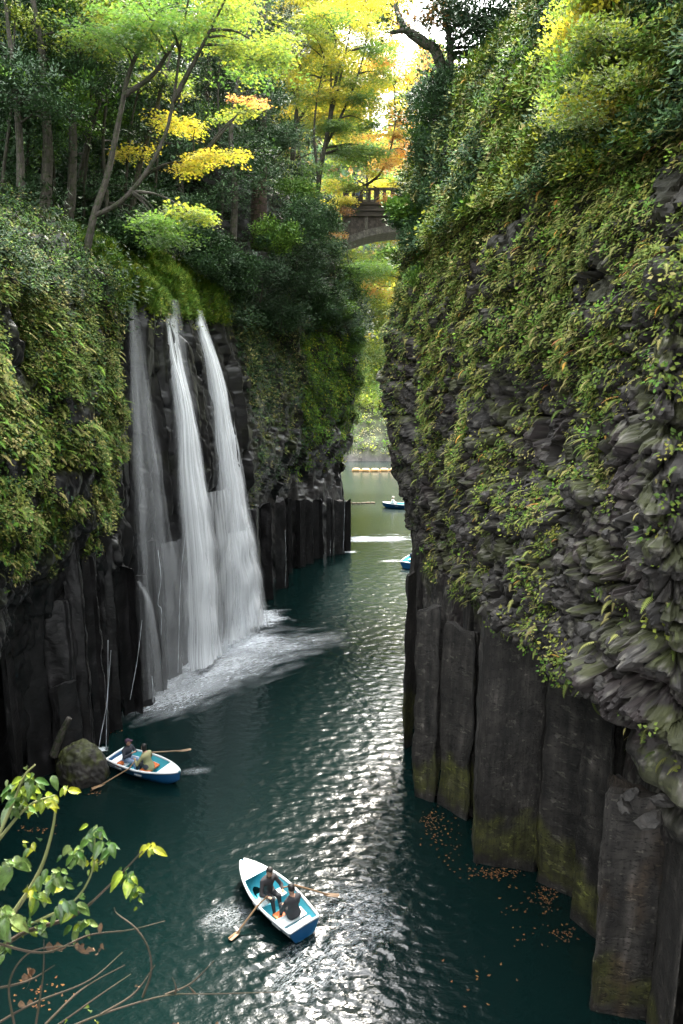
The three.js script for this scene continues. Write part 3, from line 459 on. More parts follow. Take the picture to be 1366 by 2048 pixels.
// stems: [[ [u,v,d], ... ], ...]; pads: [u, v, d, rx, ry, n, palette] — a pad is one layer of foliage on its own limb
function tree(name, label, category, group, o) {
  const r = rng(o.seed), stems = o.stems.map(s => s.map(q => (q.isVector3 ? q : P(...q)))), base = stems[0][0].clone(), t = thing(name, label, category, base, group), wood = [], spots = [];
  const curves = stems.map((s, i) => { const pts = spline(s, Math.max(10, s.length * 5)); const r0 = o.r * (i ? o.fork || 0.6 : 1); wood.push(tube(pts, pts.map((p, k) => mix(r0, r0 * 0.28, k / pts.length)), i ? 7 : 9, 0.10)); return pts; });
  for (const [u, v, d, rx, ry, n, pal] of o.pads) {
    const c = P(u, v, d); let best = null, bd = 1e9;
    for (const pts of curves) for (let k = Math.floor(pts.length * 0.25); k < pts.length; k++) { const q = pts[k], dd = q.distanceTo(c) + Math.max(0, q.y - c.y) * 0.7; if (dd < bd) { bd = dd; best = q; } }
    const far = best.distanceTo(c);
    if (far > 0.6) { const mid = best.clone().lerp(c, 0.5).add(V(gaus(r) * 0.15 * far, 0.10 * far, gaus(r) * 0.15 * far)), pts = spline([best, mid, c], 9), rb = Math.min(o.r * 0.42, 0.018 * far + 0.02); wood.push(tube(pts, pts.map((p, k) => mix(rb, 0.012, k / 9)), 5)); }
    for (let k = 0; k < 5; k++) { const a = r() * 6.283, e = c.clone().add(V(Math.cos(a) * rx * 0.8, gaus(r) * ry * 0.6, Math.sin(a) * rx * 0.8)), pts = spline([c, c.clone().lerp(e, 0.5).add(V(0, 0.05 * rx, 0)), e], 5); wood.push(tube(pts, pts.map((p, i) => mix(0.018, 0.005, i / 5)), 4, 0, false)); }
    const sl = gaus(r) * 0.25, sl2 = gaus(r) * 0.25;
    for (let k = 0; k < n; k++) { const a = r() * 6.283, q = Math.pow(r(), 0.55) * (0.55 + 0.75 * Math.abs(N3(Math.cos(a) * 1.6 + u, Math.sin(a) * 1.6, d))), x = Math.cos(a) * q * rx * 1.15, z = Math.sin(a) * q * rx * 1.15, hole = N3(x * 1.6 + u, z * 1.6, d); if (hole < -0.2) continue; spots.push(leafSpot(c.clone().add(V(x, gaus(r) * ry + x * sl + z * sl2 - 0.12 * q * q * rx, z)), r, pal, o.scale || 1, o.flat)); }
  }
  part(t, 'trunk', relative(mergeGeometries(wood), base), o.bark || M.bark);
  for (const s of spots) s.p.sub(base);
  if (spots.length) scatter('crown', LG[o.leaf][o.seed % LG[o.leaf].length], o.gloss ? M.leafGloss : M.leaf, spots, t);
  return t;
}
const pads = (seed, u0, u1, v0, v1, d0, d1, n, rx, ry, cnt, pal) => { const r = rng(seed), o = []; for (let i = 0; i < n; i++) o.push([mix(u0, u1, r()), mix(v0, v1, r()), mix(d0, d1, r()), rx * (0.7 + 0.6 * r()), ry * (1.1 + 1.0 * r()), Math.round(cnt * (0.7 + 0.6 * r())), Array.isArray(pal) ? pick(pal, r) : pal]); return o; };
const FOREST = 'trees of the wood above the waterfall';
tree('maple_tree', 'slender forked tree leaning out over the waterfall from the wooded ledge', 'tree', null, { seed: 1, r: 0.15, fork: 0.66, bark: M.bark, leaf: 'maple', stems: [[[158, 556, 27.4], [178, 480, 27.5], [190, 425, 27.5], [215, 350, 27.8], [238, 240, 28], [262, 135, 28.4], [312, 40, 29], [350, -40, 29]], [[188, 432, 27.5], [235, 408, 27.4], [285, 355, 27.4], [330, 270, 27.6], [348, 190, 27.8], [360, 100, 28], [378, -10, 28]], [[345, 205, 27.8], [395, 110, 27.6], [450, 0, 27.2]], [[250, 190, 28], [305, 150, 28], [360, 75, 28.4], [420, 45, 28.6]]],
  pads: [...pads(11, 180, 560, -60, 130, 26, 31, 16, 1.7, 0.20, 130, ['fresh', 'lime', 'lime']), [330, 445, 27, 1.25, 0.35, 200, 'fresh'], [380, 425, 27.2, 0.9, 0.2, 110, 'lime'], [340, 480, 26.6, 0.8, 0.25, 110, 'fresh']] });
tree('maple_tree', 'maple with thin golden yellow sprays hanging in front of dark evergreens', 'tree', null, { seed: 2, r: 0.16, bark: M.bark, leaf: 'maple', stems: [[[250, 500, 33], [262, 430, 33], [275, 350, 33.2], [300, 260, 33.4], [330, 150, 33.6], [350, 60, 34]], [[272, 360, 33.2], [330, 330, 33], [400, 318, 32.6]]],
  pads: [[430, 312, 32.4, 1.35, 0.10, 120, 'yellow'], [370, 335, 32.4, 0.8, 0.12, 60, 'yellow'], [350, 245, 33, 1.2, 0.10, 90, 'yellow'], [275, 300, 33, 0.9, 0.10, 60, 'yellow'], [390, 255, 33, 0.5, 0.12, 34, 'yellow'], [250, 310, 33, 0.6, 0.1, 40, 'yellow'], [480, 225, 34, 1.0, 0.14, 70, 'lime'], [500, 200, 34, 0.8, 0.1, 40, 'orange'], [330, 160, 33.6, 1.5, 0.25, 120, 'lime']] });
const evLabel = { 3: 'evergreen with the thickest dark trunk, standing at the wood edge beside the forked leaning tree', 4: 'evergreen with a dark trunk bending toward the forked leaning tree', 5: 'low branched evergreen with a thin dark trunk at the edge of the wood', 6: 'slim evergreen with a slanting stem behind the forked leaning tree', 7: 'evergreen with a pale mottled trunk behind the golden sprays', 8: 'bushy dark evergreen next to the thick cedar trunk', 9: 'very thin evergreen sapling between the leaning trunk and the grass ledge' };
const evergreens = [
  [3, [[68, 528, 28.5], [88, 420, 28.6], [96, 300, 28.8], [88, 180, 29], [82, 90, 29], [62, -20, 29]], 0.26, pads(31, -20, 180, -60, 200, 27, 31, 12, 1.5, 0.35, 110, ['dark', 'evergreen', 'fresh'])],
  [4, [[112, 520, 29.5], [138, 430, 29.6], [146, 300, 29.8], [146, 160, 30], [168, 60, 30], [192, -30, 30]], 0.22, pads(41, 60, 260, -60, 160, 28, 32, 10, 1.5, 0.3, 110, ['fresh', 'evergreen', 'lime'])],
  [5, [[20, 520, 27], [40, 400, 27], [38, 260, 27.2], [24, 120, 27.4], [10, 0, 27.4]], 0.18, pads(51, -60, 120, 60, 470, 26, 30, 11, 1.1, 0.35, 90, ['dark', 'evergreen'])],
  [6, [[132, 500, 33], [150, 400, 33], [176, 280, 33.4], [210, 170, 33.6], [236, 60, 34]], 0.14, pads(61, 100, 290, 120, 400, 32, 37, 12, 1.2, 0.3, 90, ['evergreen', 'fresh', 'dark'])],
  [7, [[358, 400, 44], [357, 300, 44], [358, 200, 44], [362, 60, 44], [364, -40, 44]], 0.30, pads(71, 260, 470, -30, 300, 42, 48, 14, 2.0, 0.5, 110, ['evergreen', 'dark', 'fresh'])],
  [8, [[466, 480, 41], [470, 380, 41.5], [462, 260, 42], [480, 140, 42], [500, 40, 42]], 0.2, pads(81, 420, 560, 100, 420, 40, 46, 14, 1.5, 0.5, 110, ['dark', 'evergreen', 'evergreen'])],
  [9, [[205, 505, 31.5], [214, 400, 31.6], [206, 290, 31.8], [216, 180, 32], [240, 60, 32.4]], 0.10, pads(91, 150, 330, 330, 500, 31, 36, 10, 1.0, 0.3, 90, ['evergreen', 'dark'])],
];
for (const [seed, stem, r, pd] of evergreens) tree('evergreen_tree', evLabel[seed], 'tree', FOREST, { seed, r, stems: [stem], pads: pd, leaf: 'broad', gloss: true, flat: 0.7 });
for (const [seed, stem] of [[221, [[40, 540, 30], [52, 380, 30], [60, 200, 30.4], [72, 20, 31]]], [222, [[170, 520, 32], [168, 380, 32], [182, 240, 32.2], [176, 60, 32.6]]], [223, [[226, 510, 33], [250, 380, 33.2], [262, 250, 33.4], [300, 90, 34]]], [224, [[100, 530, 31], [108, 360, 31], [96, 180, 31.2], [118, 0, 31.6]]], [225, [[300, 500, 36], [310, 380, 36], [318, 220, 36.2], [306, 40, 36.6]]], [226, [[8, 530, 28], [4, 380, 28], [22, 220, 28.2], [30, 40, 28.6]]], [227, [[196, 500, 36], [206, 360, 36.2], [192, 220, 36.4], [202, 60, 36.8]]], [228, [[440, 480, 44], [446, 360, 44], [436, 220, 44.4], [444, 40, 45]]]]) tree('slender_tree', 'thin dark upright stem among the trees above the waterfall', 'tree', 'thin stems among the trees above the waterfall', { seed, r: 0.09, leaf: 'small', scale: 1.6, gloss: true, flat: 0.8, stems: [stem], pads: pads(seed, stem[1][0] - 70, stem[1][0] + 70, -60, 330, stem[1][2] - 1.5, stem[1][2] + 1.5, 9, 0.9, 0.3, 60, ['evergreen', 'fresh', 'dark']) });
tree('cedar_tree', 'tall cedar with a thick reddish brown trunk in the wood above the waterfall', 'tree', null, { seed: 10, r: 0.58, bark: M.redBark, leaf: 'needle', gloss: true, stems: [[[518, 500, 48], [518, 400, 48], [522, 250, 48.4], [524, 100, 48.8], [526, -120, 49]]], pads: [...pads(101, 440, 560, -40, 240, 46, 51, 12, 1.7, 0.5, 120, ['dark', 'evergreen']), ...pads(102, 470, 580, 240, 300, 45, 48, 5, 1.2, 0.35, 90, ['dark', 'evergreen'])] });
tree('cedar_tree', 'cedar with a narrow pale trunk half hidden behind golden sprays', 'tree', null, { seed: 13, r: 0.3, bark: M.redBark, leaf: 'needle', gloss: true, stems: [[[410, 460, 52], [412, 300, 52], [414, 100, 52.4], [415, -60, 52.6]]], pads: pads(131, 330, 500, -60, 330, 50, 56, 16, 2.0, 0.6, 120, ['dark', 'evergreen']) });
// the bright maples by the bridge
tree('maple_tree', 'lime green maple with fanned thin stems growing beside the stone bridge', 'tree', null, { seed: 14, r: 0.20, fork: 0.55, bark: M.bark, leaf: 'maple', scale: 1.35, stems: [[[634, 392, 55], [642, 330, 55], [656, 262, 55], [668, 180, 55.2], [690, 110, 55.5], [738, 92, 55.8]], [[650, 285, 55], [664, 230, 55], [662, 150, 55], [672, 80, 55]], [[648, 300, 55], [690, 215, 55.2], [722, 130, 55.4], [736, 60, 55.6]], [[636, 350, 55], [628, 270, 55], [634, 200, 55], [650, 120, 55]], [[652, 270, 55], [680, 160, 55], [700, 60, 55]]],
  pads: [...pads(141, 590, 770, 20, 220, 53, 58, 26, 1.5, 0.22, 95, ['lime', 'lime', 'yellow', 'fresh']), ...pads(142, 640, 770, 220, 350, 53, 57, 10, 1.2, 0.2, 90, ['lime', 'fresh', 'fresh'])] });
tree('maple_tree', 'golden yellow maple rising behind the lime green maple', 'tree', null, { seed: 15, r: 0.22, bark: M.bark, leaf: 'maple', scale: 1.6, stems: [[[585, 320, 63], [592, 240, 63], [600, 130, 63.4], [620, 0, 64]], [[592, 250, 63], [640, 170, 63], [700, 60, 63]]], pads: pads(151, 565, 780, -70, 230, 59, 66, 48, 2.0, 0.35, 100, ['yellow', 'yellow', 'lime']) });
tree('maple_tree', 'orange leaved maple arching over the bridge parapet', 'tree', null, { seed: 16, r: 0.13, bark: M.bark, leaf: 'maple', scale: 1.25, stems: [[[690, 384, 60], [724, 374, 60], [756, 352, 60], [774, 320, 60], [790, 250, 60.3], [788, 170, 60.6]]], pads: [...pads(161, 748, 822, 120, 330, 60, 66, 18, 1.3, 0.2, 80, ['orange', 'orange', 'yellow']), [772, 395, 58, 0.45, 0.35, 60, 'orange'], [796, 366, 58.5, 0.55, 0.22, 60, 'yellow'], [742, 345, 60, 0.9, 0.2, 70, 'yellow'], [785, 320, 60, 0.9, 0.2, 70, 'orange'], [770, 330, 59, 1.0, 0.3, 90, 'orange'], [700, 372, 58, 0.8, 0.25, 80, 'lime'], [812, 300, 60, 0.9, 0.4, 80, 'orange'], [806, 230, 61, 1.0, 0.5, 90, 'orange'], [800, 160, 61, 1.0, 0.5, 90, 'yellow'], [790, 90, 62, 1.2, 0.5, 100, 'orange']] });
tree('maple_tree', 'small bronze yellow maple on the rock below the bridge end', 'tree', null, { seed: 17, r: 0.08, bark: M.bark, leaf: 'maple', scale: 1, stems: [[[672, 470, 53], [680, 430, 53], [688, 398, 53]]], pads: [[690, 400, 52.6, 0.8, 0.3, 120, 'yellow'], [682, 420, 52.5, 0.6, 0.3, 80, 'rust'], [676, 470, 52.4, 0.5, 0.12, 40, 'orange']] });
const farTrees = [[21, 700, 520, 84, ['fresh', 'lime'], 470, 760], [22, 760, 560, 90, ['lime', 'fresh', 'lime'], 480, 800], [23, 730, 300, 92, ['lime', 'yellow', 'fresh'], 230, 460], [24, 800, 420, 86, ['yellow', 'orange', 'lime'], 380, 640], [25, 560, 260, 78, ['fresh', 'evergreen'], 60, 380], [26, 640, 200, 84, ['yellow', 'lime'], -60, 260], [27, 740, 60, 92, ['yellow', 'orange'], -60, 230]];
for (const [seed, u, v, d, pal, v0, v1] of farTrees) tree('riverside_tree', { 21: 'sunlit green tree on the far bank seen under the bridge, next to the cliff', 22: 'sunlit lime green tree filling the gap under the bridge', 23: 'sunlit yellow green tree right behind the bridge balustrade', 24: 'sunlit golden orange tree beyond the bridge beside the bent evergreen', 25: 'sunlit fresh green tree behind the cedar, beyond the bridge road', 26: 'tall sunlit yellow tree behind the lime green maple', 27: 'tall sunlit golden orange tree rising over the bridge' }[seed], 'tree', 'sunlit trees beyond the bridge', { seed, r: 0.2, bark: M.bark, leaf: 'maple', scale: 2.4, flat: 0.8, stems: [[[u, v1 + 20, d], [u + 4, (v0 + v1) / 2, d], [u - 6, v0 + 30, d]]], pads: pads(seed * 10, u - 70, u + 70, v0, v1, d - 4, d + 4, 20, 2.2, 0.6, 110, pal) });
// wood behind: taller trees on the hillside that close the view
const behind = [[201, -10, 40, 'dark'], [202, 60, 44, 'evergreen'], [203, 130, 40, 'fresh'], [204, 190, 48, 'evergreen'], [205, 250, 44, 'dark'], [206, 310, 52, 'fresh'], [207, 370, 58, 'evergreen'], [208, 430, 60, 'dark'], [209, 480, 66, 'fresh'], [210, 540, 68, 'evergreen'], [211, 30, 56, 'lime'], [212, 150, 60, 'evergreen'], [213, 280, 66, 'lime'], [214, 410, 72, 'yellow'], [215, 590, 74, 'lime'], [216, 90, 34, 'dark'], [217, 300, 42, 'dark']];
const looks = { dark: 'tall dark evergreen closing the back of the wood', evergreen: 'tall mid green evergreen closing the back of the wood', fresh: 'tall leafy green tree at the back of the wood', lime: 'tall yellowish green tree at the back of the wood', yellow: 'tall golden tree at the back of the wood' };
for (const [seed, u, d, pal] of behind) tree('forest_tree', looks[pal], 'tree', 'trees at the back of the wood', { seed, r: 0.2, leaf: 'broad', gloss: pal !== 'yellow' && pal !== 'lime', scale: 1.5, flat: 0.8, stems: [[[u, 470, d], [u + 8, 300, d], [u - 4, 120, d], [u + 6, -80, d]]], pads: pads(seed, u - 70, u + 70, -110, 420, d - 3, d + 3, 26, 2.0, 0.7, 80, [pal, pal, 'evergreen', 'dark']) });
// tall trees on the hillside behind the facing slope, above the view: they shade the gorge
for (const [i, [x, d, hb, hh]] of [[14, 34, 26, 18], [16, 42, 26, 20], [15, 50, 24, 20], [21, 46, 32, 20], [19, 57, 26, 20], [24, 38, 36, 18], [22, 28, 36, 16], [26, 54, 34, 20], [14, 58, 20, 17]].entries()) {
  const r = rng(2000 + i), b = V(x, hb - 1.5, -d), spots = [], t = thing('hillside_tree', 'tall evergreen on the hillside high above the fern-clad cliff', 'tree', b, 'tall evergreens on the hillside above the ferns'), pts = spline([V(0, 0, 0), V(0.3, hh * 0.5, 0.2), V(0, hh, 0)], 14); part(t, 'trunk', tube(pts, pts.map((p, k) => mix(0.35, 0.08, k / 14)), 8, 0.1), M.bark);
  for (let k = 0; k < 900; k++) { const q = 0.25 + 0.75 * r(), w = 4.6 * Math.pow(Math.sin(Math.PI * Math.pow(q, 0.8)), 0.6) * Math.sqrt(r()), a = r() * 6.283; spots.push(leafSpot(V(Math.cos(a) * w, q * hh, Math.sin(a) * w), r, pick(['dark', 'evergreen'], r), 1.2, 0.8)); }
  scatter('crown', LG.far[0], M.leafGloss, spots, t);
}
for (const [i, [x, d, hb, hh]] of [[12, -6, 18, 16], [14, 4, 20, 16], [11, -18, 18, 16], [-17, -2, 18, 16], [-17, 7, 18, 16], [-14, -16, 18, 16], [0, -34, 14, 22], [7, -28, 16, 20], [-7, -30, 16, 20]].entries()) {
  const r = rng(2100 + i), b = V(x, hb - 1.5, -d), spots = [], t = thing('hillside_tree', 'tall evergreen on the gorge rim behind the viewpoint', 'tree', b, 'evergreens on the rim behind the viewpoint'), pts = spline([V(0, 0, 0), V(0.3, hh * 0.5, 0.2), V(0, hh, 0)], 14); part(t, 'trunk', tube(pts, pts.map((p, k) => mix(0.35, 0.08, k / 14)), 8, 0.1), M.bark);
  for (let k = 0; k < 700; k++) { const q = 0.2 + 0.8 * r(), w = 5 * Math.pow(Math.sin(Math.PI * Math.pow(q, 0.8)), 0.6) * Math.sqrt(r()), a = r() * 6.283; spots.push(leafSpot(V(Math.cos(a) * w, q * hh, Math.sin(a) * w), r, pick(['dark', 'evergreen'], r), 1.5, 0.8)); }
  scatter('crown', LG.far[0], M.leafGloss, spots, t);
}
// trees of the facing slope
const SLOPE = 'evergreen trees on the steep slope';
tree('evergreen_tree', 'glossy dark evergreen with a thick bent trunk leaning out from the steep slope', 'tree', null, { seed: 31, r: 0.30, leaf: 'broad', gloss: true, flat: 0.7, stems: [[[935, 330, 31], [918, 240, 31], [896, 170, 31], [866, 95, 31], [850, 88, 31], [812, 60, 31.2], [790, 10, 31.5]], [[898, 175, 31], [900, 90, 31], [880, 0, 31.4]], [[866, 95, 31], [815, 62, 31], [780, 66, 31]]], pads: [...pads(311, 840, 1060, 30, 330, 29, 34, 34, 1.2, 0.5, 120, ['dark', 'evergreen', 'dark']), ...pads(312, 830, 900, 150, 420, 29, 32, 12, 0.7, 0.4, 90, ['evergreen', 'dark', 'fresh']), ...pads(313, 790, 900, -40, 50, 30, 33, 7, 0.9, 0.2, 45, ['rust', 'orange', 'evergreen'])] });
tree('evergreen_tree', 'dark evergreen with a grey trunk high on the steep slope', 'tree', SLOPE, { seed: 32, r: 0.28, leaf: 'broad', gloss: true, stems: [[[1150, 170, 27], [1158, 80, 27], [1162, 0, 27], [1166, -120, 27.4]]], pads: pads(321, 1000, 1220, -120, 110, 26, 30, 22, 1.2, 0.5, 120, ['dark', 'dark', 'evergreen']) });
tree('evergreen_tree', 'dark evergreen with a grey trunk high on the steep slope', 'tree', SLOPE, { seed: 33, r: 0.2, leaf: 'broad', gloss: true, stems: [[[1000, 330, 30], [1010, 200, 30], [1020, 80, 30.2], [1030, -60, 30.4]]], pads: pads(331, 930, 1110, -100, 260, 28, 33, 24, 1.2, 0.5, 120, ['dark', 'evergreen', 'dark']) });
tree('slender_tree', 'thin leafy sapling with a pale straight stem on the steep slope', 'tree', null, { seed: 34, r: 0.05, leaf: 'small', scale: 1.4, stems: [[[1124, 300, 22], [1114, 230, 22], [1106, 170, 22]]], pads: [...pads(341, 1050, 1180, 110, 200, 21, 23, 7, 0.7, 0.15, 90, ['fresh', 'lime']), ...pads(342, 1060, 1140, 240, 310, 20.5, 22, 6, 0.45, 0.12, 70, ['lime', 'fresh'])] });
tree('weeping_shrub', 'yellow green arching shrub spilling over the top of the steep slope', 'shrub', null, { seed: 35, r: 0.07, leaf: 'small', scale: 1.3, stems: [[[1290, 330, 17], [1270, 230, 17], [1240, 120, 17]], [[1290, 330, 17], [1320, 200, 16.8], [1330, 60, 16.6]]], pads: [...pads(351, 1150, 1390, -20, 230, 15.6, 18.5, 32, 0.75, 0.22, 150, ['lime', 'fresh', 'lime', 'yellow']), ...pads(352, 1120, 1250, 100, 330, 17, 19, 10, 0.6, 0.2, 120, ['fresh', 'lime'])] });
const shrubs = [[63, 655, 430, 55, 'evergreen', 1.5], [64, 640, 480, 53, 'fresh', 1.4], [41, 620, 440, 46, 'evergreen', 1.6], [42, 560, 460, 44, 'fresh', 1.4], [43, 520, 560, 43, 'dark', 1.5], [44, 590, 540, 47, 'dark', 1.6], [45, 460, 540, 41, 'dark', 1.4], [46, 640, 520, 50, 'evergreen', 1.6], [47, 668, 620, 53, 'fresh', 1.5], [48, 640, 600, 51, 'evergreen', 1.5], [49, 694, 680, 55, 'fresh', 1.2], [50, 560, 620, 46, 'dark', 1.4], [51, 420, 500, 38, 'evergreen', 1.3], [52, 700, 560, 57, 'fresh', 1.6], [53, 850, 470, 30, 'evergreen', 0.9], [54, 820, 430, 31, 'fresh', 0.7], [55, 905, 400, 28, 'dark', 0.9], [56, 970, 380, 27, 'evergreen', 0.9], [57, 1060, 350, 25, 'dark', 0.9], [58, 860, 560, 29, 'fresh', 0.7], [59, 600, 400, 50, 'fresh', 1.6], [60, 240, 470, 32, 'dark', 1.2], [61, 300, 430, 36, 'evergreen', 1.4], [62, 380, 440, 40, 'dark', 1.5]];
for (const [seed, u, v, d, pal, rad] of shrubs) { const px = rad / d * F; tree('shrub', `${{ dark: 'dark glossy', evergreen: 'mid green', fresh: 'bright green' }[pal]} ${rad > 1.45 || (u > 740 && rad > 0.8) ? 'large' : 'small'} leafy shrub ${u < 430 ? 'behind the grassy ledge of the waterfall' : u < 585 ? 'on the cliff edge between the waterfall and the cedar' : u < 740 ? 'hanging from the cliff under the bridge end' : v > 460 ? 'on the rock prow across from the bridge end' : 'under the bent evergreen on the steep slope'}`, 'shrub', u < 740 ? 'shrubs at the cliff edge' : 'shrubs on the steep slope', { seed, r: 0.05, leaf: seed % 3 ? 'broad' : 'small', scale: seed % 3 ? 0.9 : 1.7, gloss: true, flat: 0.8, stems: [[[u, v + px * 0.9, d + 0.4], [u + 5, v + px * 0.3, d], [u, v - px * 0.3, d]], [[u, v + px * 0.9, d + 0.4], [u - px * 0.4, v, d]]], pads: pads(seed * 7, u - px * 0.8, u + px * 0.8, v - px * 0.7, v + px * 0.7, d - rad * 0.5, d + rad * 0.7, 12, rad * 0.5, rad * 0.28, 90, [pal, pal, 'evergreen']) }); }

// ---------------------------------------------------------------- cover on rock and soil
function cover(name, label, mats, kinds) {
  const t = thing(name, label, 'plants', V(0, 0, 0), null, 'stuff'); for (const [part_, geo, mat, list] of kinds) if (list.length) scatter(part_, geo, mat, list, t); return t;
}
const qAxis = (y, zHint) => { const yy = y.clone().normalize(), x = V(0, 0, 0).crossVectors(yy, zHint).normalize(), z = V(0, 0, 0).crossVectors(x, yy); return new THREE.Quaternion().setFromRotationMatrix(new THREE.Matrix4().makeBasis(x, yy, z)); };
function frondOn(s, r, pal, scale) { const dir = s.b.clone().multiplyScalar(0.8).add(V((r() - 0.5) * 1.3, 0.35 * (r() - 0.25), (r() - 0.5) * 1.3)); return { p: s.p.clone().addScaledVector(s.b, -0.02), q: qAxis(dir, UP), s: scale * (0.45 + 1.2 * r() * r()), c: tint(PAL[pal], r, 0.4) }; }
function leafOn(s, r, pal, scale, out = 0.05) { const up = s.b.clone().multiplyScalar(0.75).add(V((r() - 0.5) * 0.6, 0.6, (r() - 0.5) * 0.6)).normalize(); return { p: s.p.clone().addScaledVector(s.b, out * r()), q: new THREE.Quaternion().setFromUnitVectors(UP, up).multiply(QE(0, r() * 6.283, 0)), s: scale * (0.6 + 0.8 * r()), c: tint(PAL[pal], r) }; }
{
  const r = rng(500), fr = [], fr2 = [], ivy = [], broad = [], small = [];
  for (let k = 0; k < 190000; k++) {
    const s = R.sample(r), h = s.p.y, d = -s.p.z; if (h < 7.0 || d > 60 || h > 34) continue;
    const q = fbm(s.p.x * 0.35, s.p.y * 0.3, s.p.z * 0.35 + 50, 4), e = N3b(s.p.x * 1.2, s.p.y * 1.2, s.p.z * 1.2);
    const bare = sm(11.2, 12.3, h) * sm(15.2, 14, h) * sm(16, 16.8, d) * sm(20.5, 19.5, d);       // the dark hollow under the fringe
    const prow = sm(27.5, 29, d), near = sm(15.0, 14.2, d);
    let dens = mix(0.20, 1, sm(10.0, 15.5, h + 3.5 * q)) * (1 - 0.85 * bare) * mix(1, 0.22 + 0.9 * sm(15, 17, h), prow) * mix(1, 0.12 + 0.9 * sm(15.5, 17.5, h), near);
    dens *= sm(-0.02, 0.12, q + 0.30 * e + 0.34 * sm(12.5, 16.5, h) + 0.10 * sm(20, 24, d) * (1 - prow) - 0.06) * 0.95;
    if (r() > dens) continue;
    const x = r();
    if (h < 19 && d < 30) { if (x < 0.36) fr.push(frondOn(s, r, r() < 0.06 ? 'rust' : 'fern', 0.95)); else if (x < 0.5) fr2.push(frondOn(s, r, r() < 0.05 ? 'orange' : 'fern', 0.9)); else if (x < 0.85) ivy.push(leafOn(s, r, r() < 0.7 ? 'moss' : 'fern', 0.9)); else small.push(leafOn(s, r, pick(['fern', 'moss', 'fresh'], r), 1, 0.15)); }
    else if (h < 19) { if (x < 0.2) fr.push(frondOn(s, r, 'fern', 0.9)); else ivy.push(leafOn(s, r, pick(['moss', 'evergreen', 'fern'], r), 1.0)); }
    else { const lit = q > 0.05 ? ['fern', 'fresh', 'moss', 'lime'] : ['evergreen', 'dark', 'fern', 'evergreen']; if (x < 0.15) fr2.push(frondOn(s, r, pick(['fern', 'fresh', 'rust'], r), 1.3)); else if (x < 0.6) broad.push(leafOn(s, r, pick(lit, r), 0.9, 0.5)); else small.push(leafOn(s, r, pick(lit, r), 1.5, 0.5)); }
  }
  cover('undergrowth', 'ferns, ivy and small leafy plants covering the fern-clad cliff and slope', null, [['fern_fronds', LG.frond[0], M.leafFlat, fr], ['fern_fronds', LG.frond[1], M.leafFlat, fr2], ['ivy_leaves', LG.ivy[0], M.leafFlat, ivy], ['shrub_leaves', LG.broad[0], M.leafGloss, broad], ['shrub_leaves', LG.small[0], M.leafFlat, small]]);
  console.log('right cover', fr.length, fr2.length, ivy.length, broad.length, small.length);
}
